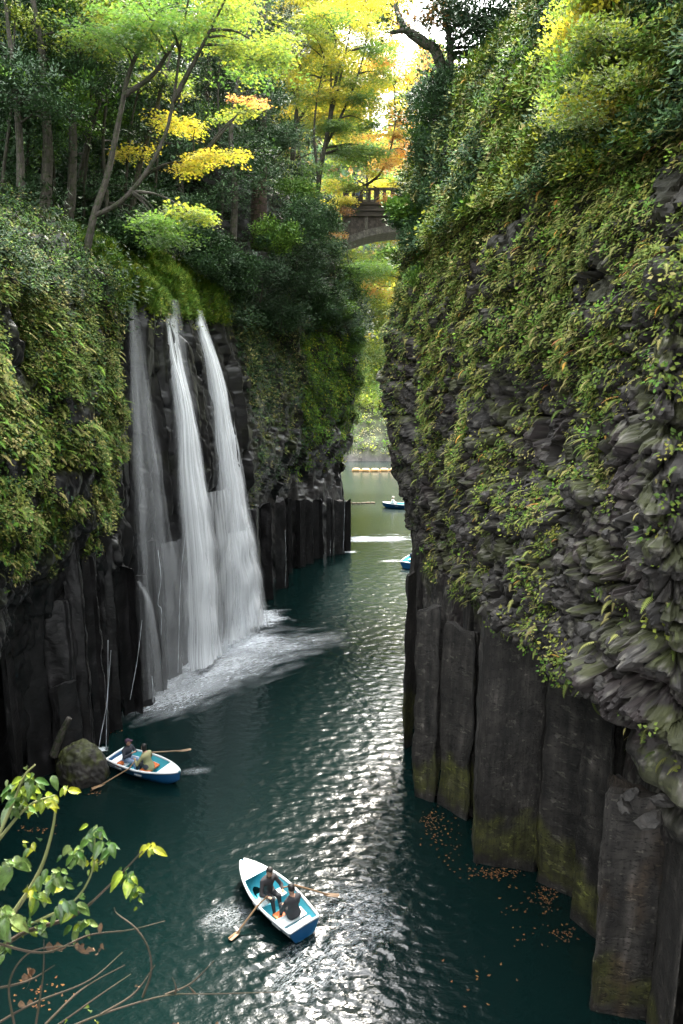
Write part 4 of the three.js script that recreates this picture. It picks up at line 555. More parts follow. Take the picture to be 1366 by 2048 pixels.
{
  const r = rng(600), fr = [], ivy = [], broad = [], small = [], blade = [], litter = [];
  for (let k = 0; k < 150000; k++) {
    const s = Lw.sample(r), h = s.p.y, d = -s.p.z; if (h < 6 || d > 70 || d < 15 || h > 40) continue;
    const q = fbm(s.p.x * 0.35, s.p.y * 0.35, s.p.z * 0.35 + 90, 4), fallZone = sm(27.2, 28.4, d) * sm(43.5, 41.5, d), x = r();
    if (h > 16.9) {
      const mound = sm(27.8, 29, d) * sm(42, 40, d) * sm(20.6, 19.6, h);
      if (r() < mound) { for (let z = 0; z < 2; z++) blade.push(leafOn(s, r, r() < 0.7 ? 'fresh' : 'lime', 0.62, 0.1)); if (r() < 0.5) fr.push(frondOn(s, r, 'fresh', 1.1)); if (r() < 0.5) small.push(leafOn(s, r, pick(['fresh', 'lime', 'moss'], r), 1.3, 0.25)); continue; }
      if (h < 22 && d < 29 && r() < 0.5) fr.push(frondOn(s, r, pick(['fern', 'moss', 'evergreen'], r), 1)); else if (h < 22 && r() < 0.6) (x < 0.25 ? broad : small).push(leafOn(s, r, pick(['evergreen', 'fern', 'dark', 'fresh'], r), x < 0.45 ? 0.75 : 1.2, 0.5));
      else if (d < 28 ? r() < 0.3 : r() < 0.8) broad.push(leafOn(s, r, pick(['dark', 'evergreen', 'dark'], r), d < 28 ? 0.8 : 1.6, d < 28 ? 0.4 : 1.2));
      continue;
    }
    let dens = 0;
    if (d < 28.4) dens = sm(8.2, 10.5, h + 2.2 * q) * sm(-0.12, 0.06, q + 0.22 * N3b(s.p.x * 1.3, s.p.y * 1.3, s.p.z * 1.3) + 0.10);
    else if (d < 43) dens = (1 - fallZone) * 0.8 + 0.25 * sm(15.9, 17, h) * sm(0, 0.3, N3(s.p.x, 0, s.p.z));
    else if (d < 50) dens = sm(11, 14.5, h + 3 * q) * 0.9 + 0.10 * sm(6, 9, h);
    else dens = sm(7.5, 13, h + 5 * q) * 0.9;
    if (r() > dens) continue;
    if (d < 28.4) { if (x < 0.30) fr.push(frondOn(s, r, r() < 0.6 ? 'fern' : 'fresh', 1.3)); else if (x < 0.62) ivy.push(leafOn(s, r, pick(['moss', 'moss', 'fern', 'fresh'], r), 0.7 + 1.1 * r(), 0.12)); else if (x < 0.70) broad.push(leafOn(s, r, pick(['fresh', 'fern', 'moss'], r), 0.7, 0.2)); else small.push(leafOn(s, r, pick(['moss', 'fern', 'evergreen'], r), 1.2, 0.2)); }
    else if (d < 50) { if (x < 0.2) fr.push(frondOn(s, r, 'fern', 1)); else (x < 0.6 ? ivy : broad).push(leafOn(s, r, pick(['evergreen', 'dark', 'fern'], r), 1.1, 0.3)); }
    else (x < 0.5 ? ivy : small).push(leafOn(s, r, pick(['fresh', 'lime', 'evergreen', 'fresh'], r), 1.7, 0.4));
  }
  cover('undergrowth', 'moss, ferns and leafy plants covering the cliff and ledge beside the waterfall', null, [['fern_fronds', LG.frond[0], M.leafFlat, fr], ['ivy_leaves', LG.ivy[1], M.leafFlat, ivy], ['shrub_leaves', LG.broad[1], M.leafGloss, broad], ['shrub_leaves', LG.small[1], M.leafFlat, small]]);
  const g = thing('grass', 'bright green tufted grass on the ledge the waterfall pours from', 'grass', V(0, 0, 0), null, 'stuff'); scatter('grass_tufts', LG.blade[0], M.leafFlat, blade, g);
  console.log('left cover', fr.length, ivy.length, broad.length, small.length, blade.length);
}
// ---------------------------------------------------------------- far bank and hills
{
  const far = (name, label, d0, rise, x0, x1, nx, nd, depth, seed, tone) => {
    const pos = [], col = [], uv = [], idx = [];
    for (let j = 0; j <= nd; j++) for (let i = 0; i <= nx; i++) { const x = mix(x0, x1, i / nx), t = j / nd, d = d0 + t * depth + 6 * N3(x * 0.03, seed, 0), h = -1 + rise * (1 - Math.pow(1 - t, 1.3)) * (0.85 + 0.3 * N3(x * 0.015, t, seed)) + 1.2 * fbm(x * 0.15, t * 9, seed, 3) * sm(0.02, 0.1, t); pos.push(x, h, -d); const k = 0.7 + 0.6 * fbm(x * 0.3, h * 0.3, d * 0.3, 3), rock = sm(1.3, 0.6, h + 0.6 * fbm(x * 0.5, h, d, 2)); col.push(mix(tone[0], 0.16, rock) * k, mix(tone[1], 0.155, rock) * k, mix(tone[2], 0.15, rock) * k); uv.push(x / 3, d / 3); }
    const w = nx + 1; for (let j = 0; j < nd; j++) for (let i = 0; i < nx; i++) { const a = j * w + i; idx.push(a, a + 1, a + w, a + 1, a + w + 1, a + w); }
    const m = new THREE.Mesh(bufGeo(pos, idx, col, uv), M.rock); m.name = name; m.userData = { label, category: 'hill', kind: 'structure' }; scene.add(m); return { pos, n: (nx + 1) * (nd + 1) };
  };
  const bank = far('far_bank', 'sunlit grassy bank across the river beyond the bridge', 108, 46, -70, 90, 160, 80, 60, 3, [0.10, 0.13, 0.04]);
  const hill = far('far_hill', 'hazy wooded hill rising behind the far bank', 210, 175, -190, 240, 120, 60, 160, 8, [0.07, 0.10, 0.045]);
  const r = rng(700), a = [], b = [];
  for (let k = 0; k < 16000; k++) { const i = Math.floor(r() * bank.n), p = V(bank.pos[3 * i] + r() - 0.5, bank.pos[3 * i + 1] + 0.2 + r() * 0.8, bank.pos[3 * i + 2] + r() - 0.5); if (p.y < 1.1 || Math.abs(p.x - 2) > 45) continue; a.push(leafSpot(p, r, pick(p.y < 8 ? ['fresh', 'lime', 'fern'] : ['fresh', 'lime', 'lime', 'yellow', 'evergreen'], r), p.y < 8 ? 0.8 : 1.9, 0.7)); }
  for (let k = 0; k < 14000; k++) { const i = Math.floor(r() * hill.n), p = V(hill.pos[3 * i] + (r() - 0.5) * 4, hill.pos[3 * i + 1] + r() * 5, hill.pos[3 * i + 2] + (r() - 0.5) * 4); if (p.y < 5) continue; b.push(leafSpot(p, r, pick(['evergreen', 'fresh', 'evergreen', 'lime', 'rust'], r), 4.5, 0.7)); }
  const t = thing('far_forest', 'sunlit shrubs and grass of the far bank reading as one green mass', 'vegetation', V(0, 0, 0), null, 'stuff'); scatter('foliage', LG.far[0], M.leaf, a, t);
  const u = thing('far_forest', 'hazy woods covering the hill in the distance', 'vegetation', V(0, 0, 0), null, 'stuff'); scatter('foliage', LG.far[1], M.leaf, b, u);
}
// ---------------------------------------------------------------- boulder, driftwood, floating leaves
{
  const g0 = new THREE.IcosahedronGeometry(1, 24), g = mergeVertices(g0.deleteAttribute('normal').deleteAttribute('uv')), p = g.attributes.position, col = [], uv = [], c = G(158, 1572);
  for (let i = 0; i < p.count; i++) {
    const q = V(p.getX(i), p.getY(i), p.getZ(i)), k = 1 + 0.16 * fbm(q.x * 0.9 + 3, q.y * 0.9, q.z * 0.9, 3) + 0.05 * blocky(q.x * 1.6, q.y * 1.6, q.z * 1.6) + 0.03 * fbm(q.x * 5, q.y * 5, q.z * 5, 3); q.multiplyScalar(k);
    q.set(q.x * 0.92 + Math.min(0, -q.y * 0.18), q.y * 1.12 + 0.25, q.z * 0.85); p.setXYZ(i, q.x, q.y, q.z);
    const t = 0.7 + 0.6 * fbm(q.x * 2, q.y * 2, q.z * 2, 4), m = sm(-0.05, 0.25, fbm(q.x * 1.6 + 8, q.y * 1.6, q.z * 1.6, 4) + 0.32 * (q.y - 0.45)); col.push(...[0, 1, 2].map(n => mix([0.060, 0.056, 0.050][n], [0.080, 0.095, 0.020][n], m) * t)); uv.push(q.x / 2 + q.z / 2, q.y / 2);
  }
  g.setAttribute('color', new THREE.Float32BufferAttribute(col, 3)); g.setAttribute('uv', new THREE.Float32BufferAttribute(uv, 2)); g.computeVertexNormals();
  const b = single('boulder', 'mossy rounded boulder standing in the water beside the rowing boat', 'boulder', g, M.rock); b.position.set(c.x, 0, c.z - 0.6);
  const pts = spline([P(106, 1512, 23.9), P(122, 1470, 24.0), P(139, 1436, 24.1)], 12);
  single('driftwood_log', 'pale weathered driftwood log leaning on the boulder against the cliff', 'log', tube(pts, pts.map((q, i) => 0.15 - 0.004 * i), 10, 0.12), M.paleBark);
}
{
  const r = rng(800), list = [], put = (u, v, su, sv, n) => { for (let k = 0; k < n; k++) { if (k % 5 < 2) continue; const q = G(u + gaus(r) * su * 1.4, v + gaus(r) * sv * 1.2); q.y = wave(q.x, q.z) + 0.008; list.push({ p: q, q: QE(Math.PI / 2 + (r() - 0.5) * 0.2, 0, r() * 6.28), s: 0.6 + 0.7 * r(), c: tint([C(0.11, 0.045, 0.018), C(0.08, 0.038, 0.018), C(0.15, 0.07, 0.024), C(0.06, 0.032, 0.016)], r, 0.3) }); } };
  put(870, 1650, 30, 40, 90); put(990, 1748, 60, 16, 170); put(1090, 1790, 30, 40, 130); put(900, 1700, 50, 70, 70); put(1060, 1830, 90, 90, 60); put(950, 1950, 90, 60, 22); put(210, 1465, 30, 6, 40); put(190, 1585, 18, 8, 26); put(60, 1660, 60, 8, 40); put(90, 1985, 60, 40, 60); put(860, 1640, 18, 22, 60); put(1130, 1870, 20, 30, 50);
  const out = []; leafPts(0.085, 0.055, 0.008, 0.01, out, new THREE.Matrix4()); const t = thing('floating_leaves', 'orange brown fallen leaves drifting on the dark water by the columns', 'leaves', V(0, 0, 0), null, 'stuff'); scatter('fallen_leaves', soup(out), M.leafFlat, list, t);
}
// ---------------------------------------------------------------- people
function sdfMesh(bones, res, blend) {                  // bones: [a, b, ra, rb, colour, sharp?]
  const lo = V(9, 9, 9), hi = V(-9, -9, -9); for (const [a, b, ra, rb] of bones) for (const [q, r] of [[a, ra], [b, rb]]) { lo.min(q.clone().subScalar(r + 0.04)); hi.max(q.clone().addScalar(r + 0.04)); }
  const c = lo.clone().add(hi).multiplyScalar(0.5), half = Math.max(hi.x - lo.x, hi.y - lo.y, hi.z - lo.z) / 2 * 1.06, mc = new MarchingCubes(res, new THREE.MeshBasicMaterial(), false, false, 60000); mc.isolation = 0;
  const dist = (p, [a, b, ra, rb]) => { const ab = V(0, 0, 0).subVectors(b, a), l = Math.max(1e-9, ab.lengthSq()), t = Math.max(0, Math.min(1, V(0, 0, 0).subVectors(p, a).dot(ab) / l)); return p.distanceTo(a.clone().addScaledVector(ab, t)) - mix(ra, rb, t); };
  const field = p => { let d = 9; for (const bo of bones) { const e = dist(p, bo), k = bo[5] ?? blend, h = Math.max(k - Math.abs(d - e), 0) / k; d = Math.min(d, e) - h * h * k * 0.25; } return d; };
  const n = res, hf = n / 2, q = V(0, 0, 0); for (let z = 0; z < n; z++) for (let y = 0; y < n; y++) for (let x = 0; x < n; x++) mc.field[x + y * n + z * n * n] = -field(q.set((x - hf) / hf, (y - hf) / hf, (z - hf) / hf).multiplyScalar(half).add(c));
  mc.update(); const cnt = mc.count, pos = [], col = [];
  for (let i = 0; i < cnt; i++) { q.fromArray(mc.positionArray, i * 3).multiplyScalar(half).add(c); pos.push(q.x, q.y, q.z); let bd = 9, bc = bones[0][4]; for (const bo of bones) { const e = dist(q, bo) - (bo[6] || 0); if (e < bd) { bd = e; bc = bo[4]; } } col.push(...bc); }
  const idx = []; for (let i = 0; i < cnt; i += 3) idx.push(i, i + 1, i + 2);
  let g = new THREE.BufferGeometry(); g.setAttribute('position', new THREE.Float32BufferAttribute(pos, 3)); g.setAttribute('color', new THREE.Float32BufferAttribute(col, 3)); g = mergeVertices(g, 1e-4); g.computeVertexNormals(); return g;
}
M.cloth = new THREE.MeshStandardMaterial({ vertexColors: true, roughness: 0.85 });
M.hair = new THREE.MeshStandardMaterial({ color: C(0.012, 0.010, 0.009), roughness: 0.6 });
const SKIN = [0.42, 0.24, 0.17];
// local frame: x forward, y up, z to the person's right; the seat is at y = 0 for a seated figure
function person(o) {
  const t = thing('person', o.label, 'person', V(0, 0, 0)), top = o.top, leg = o.leg, sit = !o.stand, lean = o.lean || 0, hipY = sit ? 0.10 : 0.92, L = (x, y, z) => V(x + lean * Math.max(0, y - hipY), y, z), bones = [];
  const ch = hipY + 0.36, nk = hipY + 0.54, hd = hipY + 0.68;
  bones.push([L(0, hipY, 0.08), L(0, hipY, -0.08), 0.13, 0.13, leg], [L(0, hipY + 0.06, 0), L(0.01, ch, 0), 0.145, 0.155, top, 0.08], [L(0, ch + 0.05, 0.12), L(0, ch + 0.05, -0.12), 0.105, 0.105, top, 0.08], [L(0, ch + 0.1, 0), L(0.015, nk, 0), 0.065, 0.055, o.collar || SKIN, 0.05]);
  const hx = L(0.03, hd, 0), hq = (x, y, z) => { const a = o.turn || 0, nod = o.nod || 0, x1 = x * Math.cos(nod) + y * Math.sin(nod), y1 = -x * Math.sin(nod) + y * Math.cos(nod); return V(hx.x + x1 * Math.cos(a) - z * Math.sin(a), hx.y + y1, hx.z + x1 * Math.sin(a) + z * Math.cos(a)); };
  bones.push([hq(-0.01, 0.035, 0), hq(0.005, -0.03, 0), 0.092, 0.08, SKIN, 0.04], [hq(0.03, -0.07, 0.015), hq(0.03, -0.07, -0.015), 0.052, 0.052, SKIN, 0.03], [hq(0.085, 0.0, 0), hq(0.105, -0.03, 0), 0.010, 0.016, SKIN, 0.01], [hq(-0.01, 0, 0.088), hq(-0.01, -0.03, 0.086), 0.018, 0.014, SKIN, 0.01], [hq(-0.01, 0, -0.088), hq(-0.01, -0.03, -0.086), 0.018, 0.014, SKIN, 0.01]);
  for (const s of [-1, 1]) bones.push([hq(0.082, 0.008, s * 0.033), hq(0.084, 0.008, s * 0.033), 0.009, 0.009, [0.02, 0.015, 0.012], 0.004, 0.004]); bones.push([hq(0.083, -0.065, 0.02), hq(0.083, -0.065, -0.02), 0.007, 0.007, [0.30, 0.10, 0.08], 0.004, 0.003]);
  const knees = o.knees || [[0.42, 0.13, 0.11], [0.42, 0.13, -0.11]], feet = o.feet || [[0.52, -0.24, 0.11], [0.52, -0.24, -0.11]];
  for (let i = 0; i < 2; i++) { const s = i ? -1 : 1, kn = sit ? V(...knees[i]) : V(0.02, 0.48, s * 0.09), ft = sit ? V(...feet[i]) : V(-0.02, 0.07, s * 0.10); bones.push([L(0, hipY, s * 0.09), kn, 0.095, 0.065, leg], [kn, ft, 0.064, 0.042, leg], [ft, ft.clone().add(V(0.15, -0.02, s * 0.02)), 0.045, 0.035, [0.03, 0.03, 0.03], 0.02]); }
  const hands = o.hands || [[0.42, 0.24, 0.14], [0.42, 0.24, -0.14]];
  for (let i = 0; i < 2; i++) {
    const s = i ? -1 : 1, sh = L(0, ch + 0.06, s * 0.20), hn = sit ? V(...hands[i]) : (o.hands ? V(...hands[i]) : V(0.05, hipY - 0.12, s * 0.24)), mid = sh.clone().lerp(hn, 0.5), len = sh.distanceTo(hn), out = Math.sqrt(Math.max(0.0, 0.28 * 0.28 - len * len / 4)), el = mid.add(V(-0.15, -0.75, s * 0.65).normalize().multiplyScalar(out)), fw = hn.clone().sub(el).normalize(), sd = V(0, 0, 0).crossVectors(fw, UP).normalize(), dn = V(0, 0, 0).crossVectors(sd, fw);
    bones.push([sh, el, 0.066, 0.052, top], [el, hn.clone().addScaledVector(fw, -0.03), 0.05, 0.036, top], [hn.clone().addScaledVector(fw, -0.02), hn.clone().addScaledVector(fw, 0.05), 0.028, 0.034, SKIN, 0.015]);
    for (let f = 0; f < 4; f++) { const a = hn.clone().addScaledVector(fw, 0.06).addScaledVector(sd, (f - 1.5) * 0.021), b = a.clone().addScaledVector(fw, [0.032, 0.042, 0.040, 0.030][f]).addScaledVector(dn, 0.012), e = b.clone().addScaledVector(fw, 0.012).addScaledVector(dn, -0.034); bones.push([a, b, 0.0095, 0.009, SKIN, 0.006], [b, e, 0.009, 0.008, SKIN, 0.006]); }
    const th = hn.clone().addScaledVector(fw, 0.02).addScaledVector(sd, -s * 0.034), t2 = th.clone().addScaledVector(fw, 0.035).addScaledVector(sd, -s * 0.016), t3 = t2.clone().addScaledVector(fw, 0.022).addScaledVector(dn, -0.022); bones.push([th, t2, 0.011, 0.010, SKIN, 0.008], [t2, t3, 0.010, 0.008, SKIN, 0.006]);
  }
  if (o.skirt) bones.push([L(0, hipY + 0.02, 0), L(-0.03, hipY - 0.07, 0), 0.17, 0.19, top, 0.06]);
  part(t, 'body', sdfMesh(bones, o.res || 64, 0.045), M.cloth);
  const hg = new THREE.SphereGeometry(1, 20, 14), pp = hg.attributes.position; for (let i = 0; i < pp.count; i++) { const x = pp.getX(i), y = pp.getY(i), z = pp.getZ(i), cut = x > 0.25 && y < 0.35 ? 0.84 : 1, n = 1 + 0.04 * N3(x * 4, y * 4, z * 4), yy = Math.max(y, o.long ? -1.5 : -0.55 - 0.3 * (x < 0)); const q = hq((x * 0.105 - 0.012) * cut * n, yy * 0.112 * n + 0.045 - (o.long && x < 0.1 ? Math.max(0, -y) * 0.16 : 0), z * 0.100 * cut * n); pp.setXYZ(i, q.x, q.y, q.z); } hg.computeVertexNormals();
  part(t, o.cap ? 'cap' : 'hair', hg, o.cap ? new THREE.MeshStandardMaterial({ color: o.cap, roughness: 0.8 }) : o.hair ? new THREE.MeshStandardMaterial({ color: o.hair, roughness: 0.7 }) : M.hair);
  if (o.cap) { const pts = [hq(0.05, 0.075, 0), hq(0.11, 0.062, 0), hq(0.165, 0.045, 0)], bg = tube(pts, [0.075, 0.07, 0.045], 14); bg.translate(-pts[0].x, -pts[0].y, -pts[0].z); bg.scale(1, 0.13, 1); bg.translate(pts[0].x, pts[0].y, pts[0].z); part(t.children[1], 'brim', bg, t.children[1].material); }
  return t;
}
// ---------------------------------------------------------------- rowing boats
M.hullBlue = new THREE.MeshPhysicalMaterial({ color: C(0.012, 0.115, 0.30), roughness: 0.35, clearcoat: 0.4, clearcoatRoughness: 0.3 });
M.hullIn = new THREE.MeshStandardMaterial({ color: C(0.07, 0.42, 0.52), roughness: 0.5 });
M.boatWhite = new THREE.MeshStandardMaterial({ color: C(0.74, 0.76, 0.77), roughness: 0.45 });
M.oarWood = new THREE.MeshStandardMaterial({ color: C(0.22, 0.13, 0.065), roughness: 0.5 });
M.orange = new THREE.MeshStandardMaterial({ color: C(0.55, 0.13, 0.03), roughness: 0.6 });
M.steel = new THREE.MeshStandardMaterial({ color: C(0.5, 0.5, 0.5), roughness: 0.4, metalness: 0.9 });
const BL = 3.1, half = t => 0.60 * (t < 0.42 ? mix(0.82, 1, Math.sin(t / 0.42 * Math.PI / 2)) : Math.pow(Math.cos((t - 0.42) / 0.58 * Math.PI / 2), 0.72)), sheer = t => 0.36 + 0.03 * (1 - t) + 0.15 * t * t, keel = t => -0.14 + 0.34 * Math.pow(Math.max(0, (t - 0.72) / 0.28), 2.2) + 0.03 * (1 - t), bx = t => (t - 0.5) * BL;
function shell(inset, y0, flip, n = 36, m = 14, tEnd = 1) { const pos = [], idx = [], uv = []; for (let i = 0; i <= n; i++) { const t = i / n * tEnd, w = Math.max(0.004, half(Math.min(t, 0.999)) - inset), s = sheer(t), k = keel(t) + y0; for (let j = 0; j <= m; j++) { const a = (j / m * 2 - 1), c = Math.sign(a) * Math.pow(Math.abs(a), 0.62), y = mix(k, s, Math.pow(Math.abs(a), 2.1)); pos.push(bx(t) + 0.12 * t * t * t * (y - k), y, c * w * (0.80 + 0.20 * Math.abs(a))); uv.push(t * 3, j / m); } } const W = m + 1; for (let i = 0; i < n; i++) for (let j = 0; j < m; j++) { const a = i * W + j; flip ? idx.push(a, a + 1, a + W, a + 1, a + W + 1, a + W) : idx.push(a, a + W, a + 1, a + 1, a + W, a + W + 1); } return bufGeo(pos, idx, null, uv); }
function slab(t0, t1, y, th, inset, n = 8) { const g = []; const up = [], dn = [], idx = []; const pos = []; for (let i = 0; i <= n; i++) { const t = mix(t0, t1, i / n), w = Math.max(0.01, half(Math.min(t, 0.995)) - inset), yy = typeof y === 'function' ? y(t) : y; pos.push(bx(t), yy, -w, bx(t), yy, w, bx(t), yy - th, -w, bx(t), yy - th, w); } for (let i = 0; i < n; i++) { const a = i * 4; idx.push(a, a + 1, a + 4, a + 1, a + 5, a + 4, a + 2, a + 6, a + 3, a + 3, a + 6, a + 7, a, a + 4, a + 2, a + 2, a + 4, a + 6, a + 1, a + 3, a + 5, a + 3, a + 7, a + 5); } idx.push(0, 2, 1, 1, 2, 3); const e = n * 4; idx.push(e, e + 1, e + 2, e + 1, e + 3, e + 2); return toCreasedNormals(bufGeo(pos, idx), 0.6); }
function boat(label, stern, bow, group) {
  const mid = stern.clone().add(bow).multiplyScalar(0.5), a = Math.atan2(-(bow.z - stern.z), bow.x - stern.x), t = thing('rowing_boat', label, 'boat', V(mid.x, 0.02, mid.z), group); t.rotation.y = a;
  part(t, 'hull', shell(0, 0, false), M.hullBlue); part(t, 'inner_hull', shell(0.06, 0.09, true), M.hullIn);
  const rim = []; for (const s of [-1, 1]) { const pts = []; for (let i = 0; i <= 30; i++) { const q = i / 30 * 0.985; pts.push(V(bx(q) + 0.12 * q * q * q * (sheer(q) - keel(q)), sheer(q) + 0.012, s * Math.max(0.01, half(q) - 0.012))); } rim.push(tube(pts, pts.map(() => 0.038), 8)); } rim.push(tube([V(bx(0) + 0.01, sheer(0) + 0.012, -half(0) + 0.01), V(bx(0) + 0.01, sheer(0) + 0.03, 0), V(bx(0) + 0.01, sheer(0) + 0.012, half(0) - 0.01)], [0.038, 0.038, 0.038], 8)); part(t, 'gunwale', mergeGeometries(rim), M.boatWhite);
  const tp = [], ti = []; for (let j = 0; j <= 14; j++) { const q = j / 14 * 2 - 1, c = Math.sign(q) * Math.pow(Math.abs(q), 0.62); tp.push(bx(0) + 0.004, mix(keel(0), sheer(0), Math.pow(Math.abs(q), 2.1)), c * half(0) * (0.8 + 0.2 * Math.abs(q))); } tp.push(bx(0) + 0.004, sheer(0), 0); for (let j = 0; j < 14; j++) ti.push(j, j + 1, 15); part(t, 'transom', bufGeo(tp, ti), M.hullBlue);
  part(t, 'bow_deck', slab(0.76, 0.985, q => sheer(q) + 0.02, 0.03, 0.01), M.boatWhite); part(t, 'thwart', slab(0.46, 0.56, 0.24, 0.04, 0.06), M.boatWhite); part(t, 'thwart', slab(0.14, 0.25, 0.24, 0.04, 0.06), M.boatWhite); part(t, 'stern_bench', slab(0.02, 0.11, 0.26, 0.04, 0.06), M.boatWhite); part(t, 'floor_board', slab(0.08, 0.70, 0.0, 0.02, 0.36), M.hullIn);
  for (const s of [-1, 1]) part(t, 'rowlock', tube([V(bx(0.42), sheer(0.42), s * half(0.42)), V(bx(0.42), sheer(0.42) + 0.09, s * half(0.42))], [0.018, 0.014], 6), M.steel);
  return t;
}
function oar(label, b, hand, lock, tip) { const w = q => b.localToWorld(V(...q)); b.updateMatrixWorld(true); const p0 = w(hand), p1 = w(lock), p2 = w(tip), pts = [p0, p0.clone().lerp(p1, 0.5), p1, p1.clone().lerp(p2, 0.5), p1.clone().lerp(p2, 0.72), p2], t = thing('oar', label, 'oar', p0); part(t, 'shaft', relative(tube(pts, [0.02, 0.022, 0.026, 0.024, 0.022, 0.018], 8), p0), M.oarWood); const d = p2.clone().sub(p1).normalize(), bl = tube([p1.clone().lerp(p2, 0.66), p1.clone().lerp(p2, 0.78), p2], [0.02, 0.075, 0.08], 10), q = new THREE.Matrix4(); const f = p1.clone().lerp(p2, 0.8); bl.translate(-f.x, -f.y, -f.z); const an = Math.atan2(-d.z, d.x); bl.rotateY(-an); bl.scale(1, 0.22, 1); bl.rotateY(an); const drop = 0; bl.translate(f.x - p0.x, f.y - p0.y + drop, f.z - p0.z); part(t, 'blade', bl, M.oarWood); return t; }
function seat(p, b, q, turn) { b.updateMatrixWorld(true); const w = b.localToWorld(V(...q)); p.position.copy(w); p.rotation.y = b.rotation.y + turn; return p; }
const b1 = boat('blue and white rowing boat with an olive coated rower, beside the mossy boulder', V(-8.55, 0, -25.0), V(-5.84, 0, -23.57));
seat(person({ label: 'person in a dark jacket and purple cap sitting in the stern, hands raised', top: [0.030, 0.033, 0.045], leg: [0.20, 0.27, 0.40], collar: [0.03, 0.033, 0.045], cap: C(0.055, 0.022, 0.045), turn: -0.5, hands: [[0.30, 0.42, 0.06], [0.30, 0.40, -0.10]], lean: 0.08 }), b1, [-0.95, 0.25, 0.0], 0);
seat(person({ label: 'person in a loose olive coat rowing the boat beside the boulder', top: [0.27, 0.26, 0.13], leg: [0.04, 0.045, 0.06], skirt: true, long: true, hands: [[0.40, 0.34, 0.26], [0.40, 0.34, -0.26]], lean: 0.25 }), b1, [0.10, 0.25, 0.0], Math.PI);
oar('wooden oar resting out over the water toward the mossy boulder', b1, [-0.28, 0.62, 0.24], [bx(0.42), 0.47, 0.62], [-0.95, 0.02, 1.75]); oar('wooden oar lifted off the water on the side away from the boulder', b1, [-0.22, 0.60, -0.24], [bx(0.42), 0.47, -0.62], [0.62, 0.22, -1.75]);
{ const c = single('cushion', 'orange cushion lying on the stern rim by the capped person', 'cushion', new THREE.CapsuleGeometry(0.09, 0.16, 6, 12), M.orange); b1.updateMatrixWorld(true); c.position.copy(b1.localToWorld(V(-0.9, 0.36, 0.42))); c.rotation.set(1.3, 0, 0.4); const d = single('cushion', 'flat orange cushion under the olive coated rower', 'cushion', slab(0.47, 0.60, 0.275, 0.05, 0.2), M.orange); d.position.copy(b1.position); d.rotation.copy(b1.rotation); }
const b2 = boat('blue and white rowing boat with two people in black, bow toward the waterfall', V(-0.98, 0, -16.48), V(-2.93, 0, -18.86));
seat(person({ label: 'person in black with a hood bent forward over the oars, rowing', top: [0.030, 0.027, 0.030], leg: [0.020, 0.020, 0.024], collar: [0.05, 0.04, 0.035], lean: 0.18, nod: 0.3, hands: [[0.42, 0.26, 0.24], [0.42, 0.26, -0.24]] }), b2, [0.20, 0.25, -0.02], Math.PI);
seat(person({ label: 'person in black with brown sleeves facing the rower from the stern seat', top: [0.028, 0.028, 0.032], leg: [0.022, 0.020, 0.022], lean: 0.1, nod: 0.4, hands: [[0.34, 0.18, 0.10], [0.34, 0.18, -0.12]], feet: [[0.46, -0.22, 0.11], [0.46, -0.22, -0.11]] }), b2, [-0.98, 0.25, 0.06], 0);
oar('wooden oar held out behind the boat over the churned wake', b2, [-0.20, 0.56, 0.24], [bx(0.42), 0.47, 0.62], [-1.05, 0.10, 1.55]); oar('wooden oar dipping its blade in the foam on the shaded side of the boat', b2, [-0.20, 0.56, -0.26], [bx(0.42), 0.47, -0.62], [-0.35, -0.06, -1.55]);
{ const d = single('cushion', 'orange cushion lying between the two people in black', 'cushion', slab(0.28, 0.38, 0.07, 0.07, 0.36), M.orange); d.position.copy(b2.position); d.rotation.copy(b2.rotation); }
const b3 = boat('small blue rowing boat with a person in white, far off by the floating barrier', V(7.3, 0, -73.4), V(4.3, 0, -74.0));
seat(person({ label: 'person in white with pale hat rowing the farthest boat', top: [0.62, 0.60, 0.58], leg: [0.05, 0.05, 0.06], cap: C(0.7, 0.68, 0.62), res: 40, hands: [[0.42, 0.26, 0.24], [0.42, 0.26, -0.24]] }), b3, [0.5, 0.25, 0], Math.PI);
const b4 = boat('blue rowing boat half hidden behind the rock prow', V(4.75, 0, -51.4), V(6.2, 0, -54.1));
seat(person({ label: 'person in a navy top in the boat behind the rock prow', top: [0.03, 0.05, 0.09], leg: [0.03, 0.03, 0.04], res: 40, hands: [[0.42, 0.26, 0.24], [0.42, 0.26, -0.24]] }), b4, [-0.5, 0.25, 0.1], 0);
// wakes: churned foam round the boats
{ const w = thing('wake_foam', 'streaky white foam stirred up behind the boat with two people in black', 'foam', V(0, 0, 0)); for (const [u, v, rx, rz, a, l] of [[700, 1800, 1.5, 0.9, 0.3, 0.012], [640, 1930, 1.9, 1.2, 0.7, 0.018], [455, 1835, 0.9, 0.7, 0.3, 0.012], [740, 1850, 1.2, 0.8, 0.1, 0.024]]) foamPatch(w, u, v, rx, rz, a, 2, l); const v = thing('wake_foam', 'thin white ripple of foam off the bow beside the boulder', 'foam', V(0, 0, 0)); foamPatch(v, 392, 1542, 0.7, 0.3, 0.2, 2, 0.012); foamPatch(v, 232, 1530, 0.5, 0.25, 0.2, 2, 0.012); }
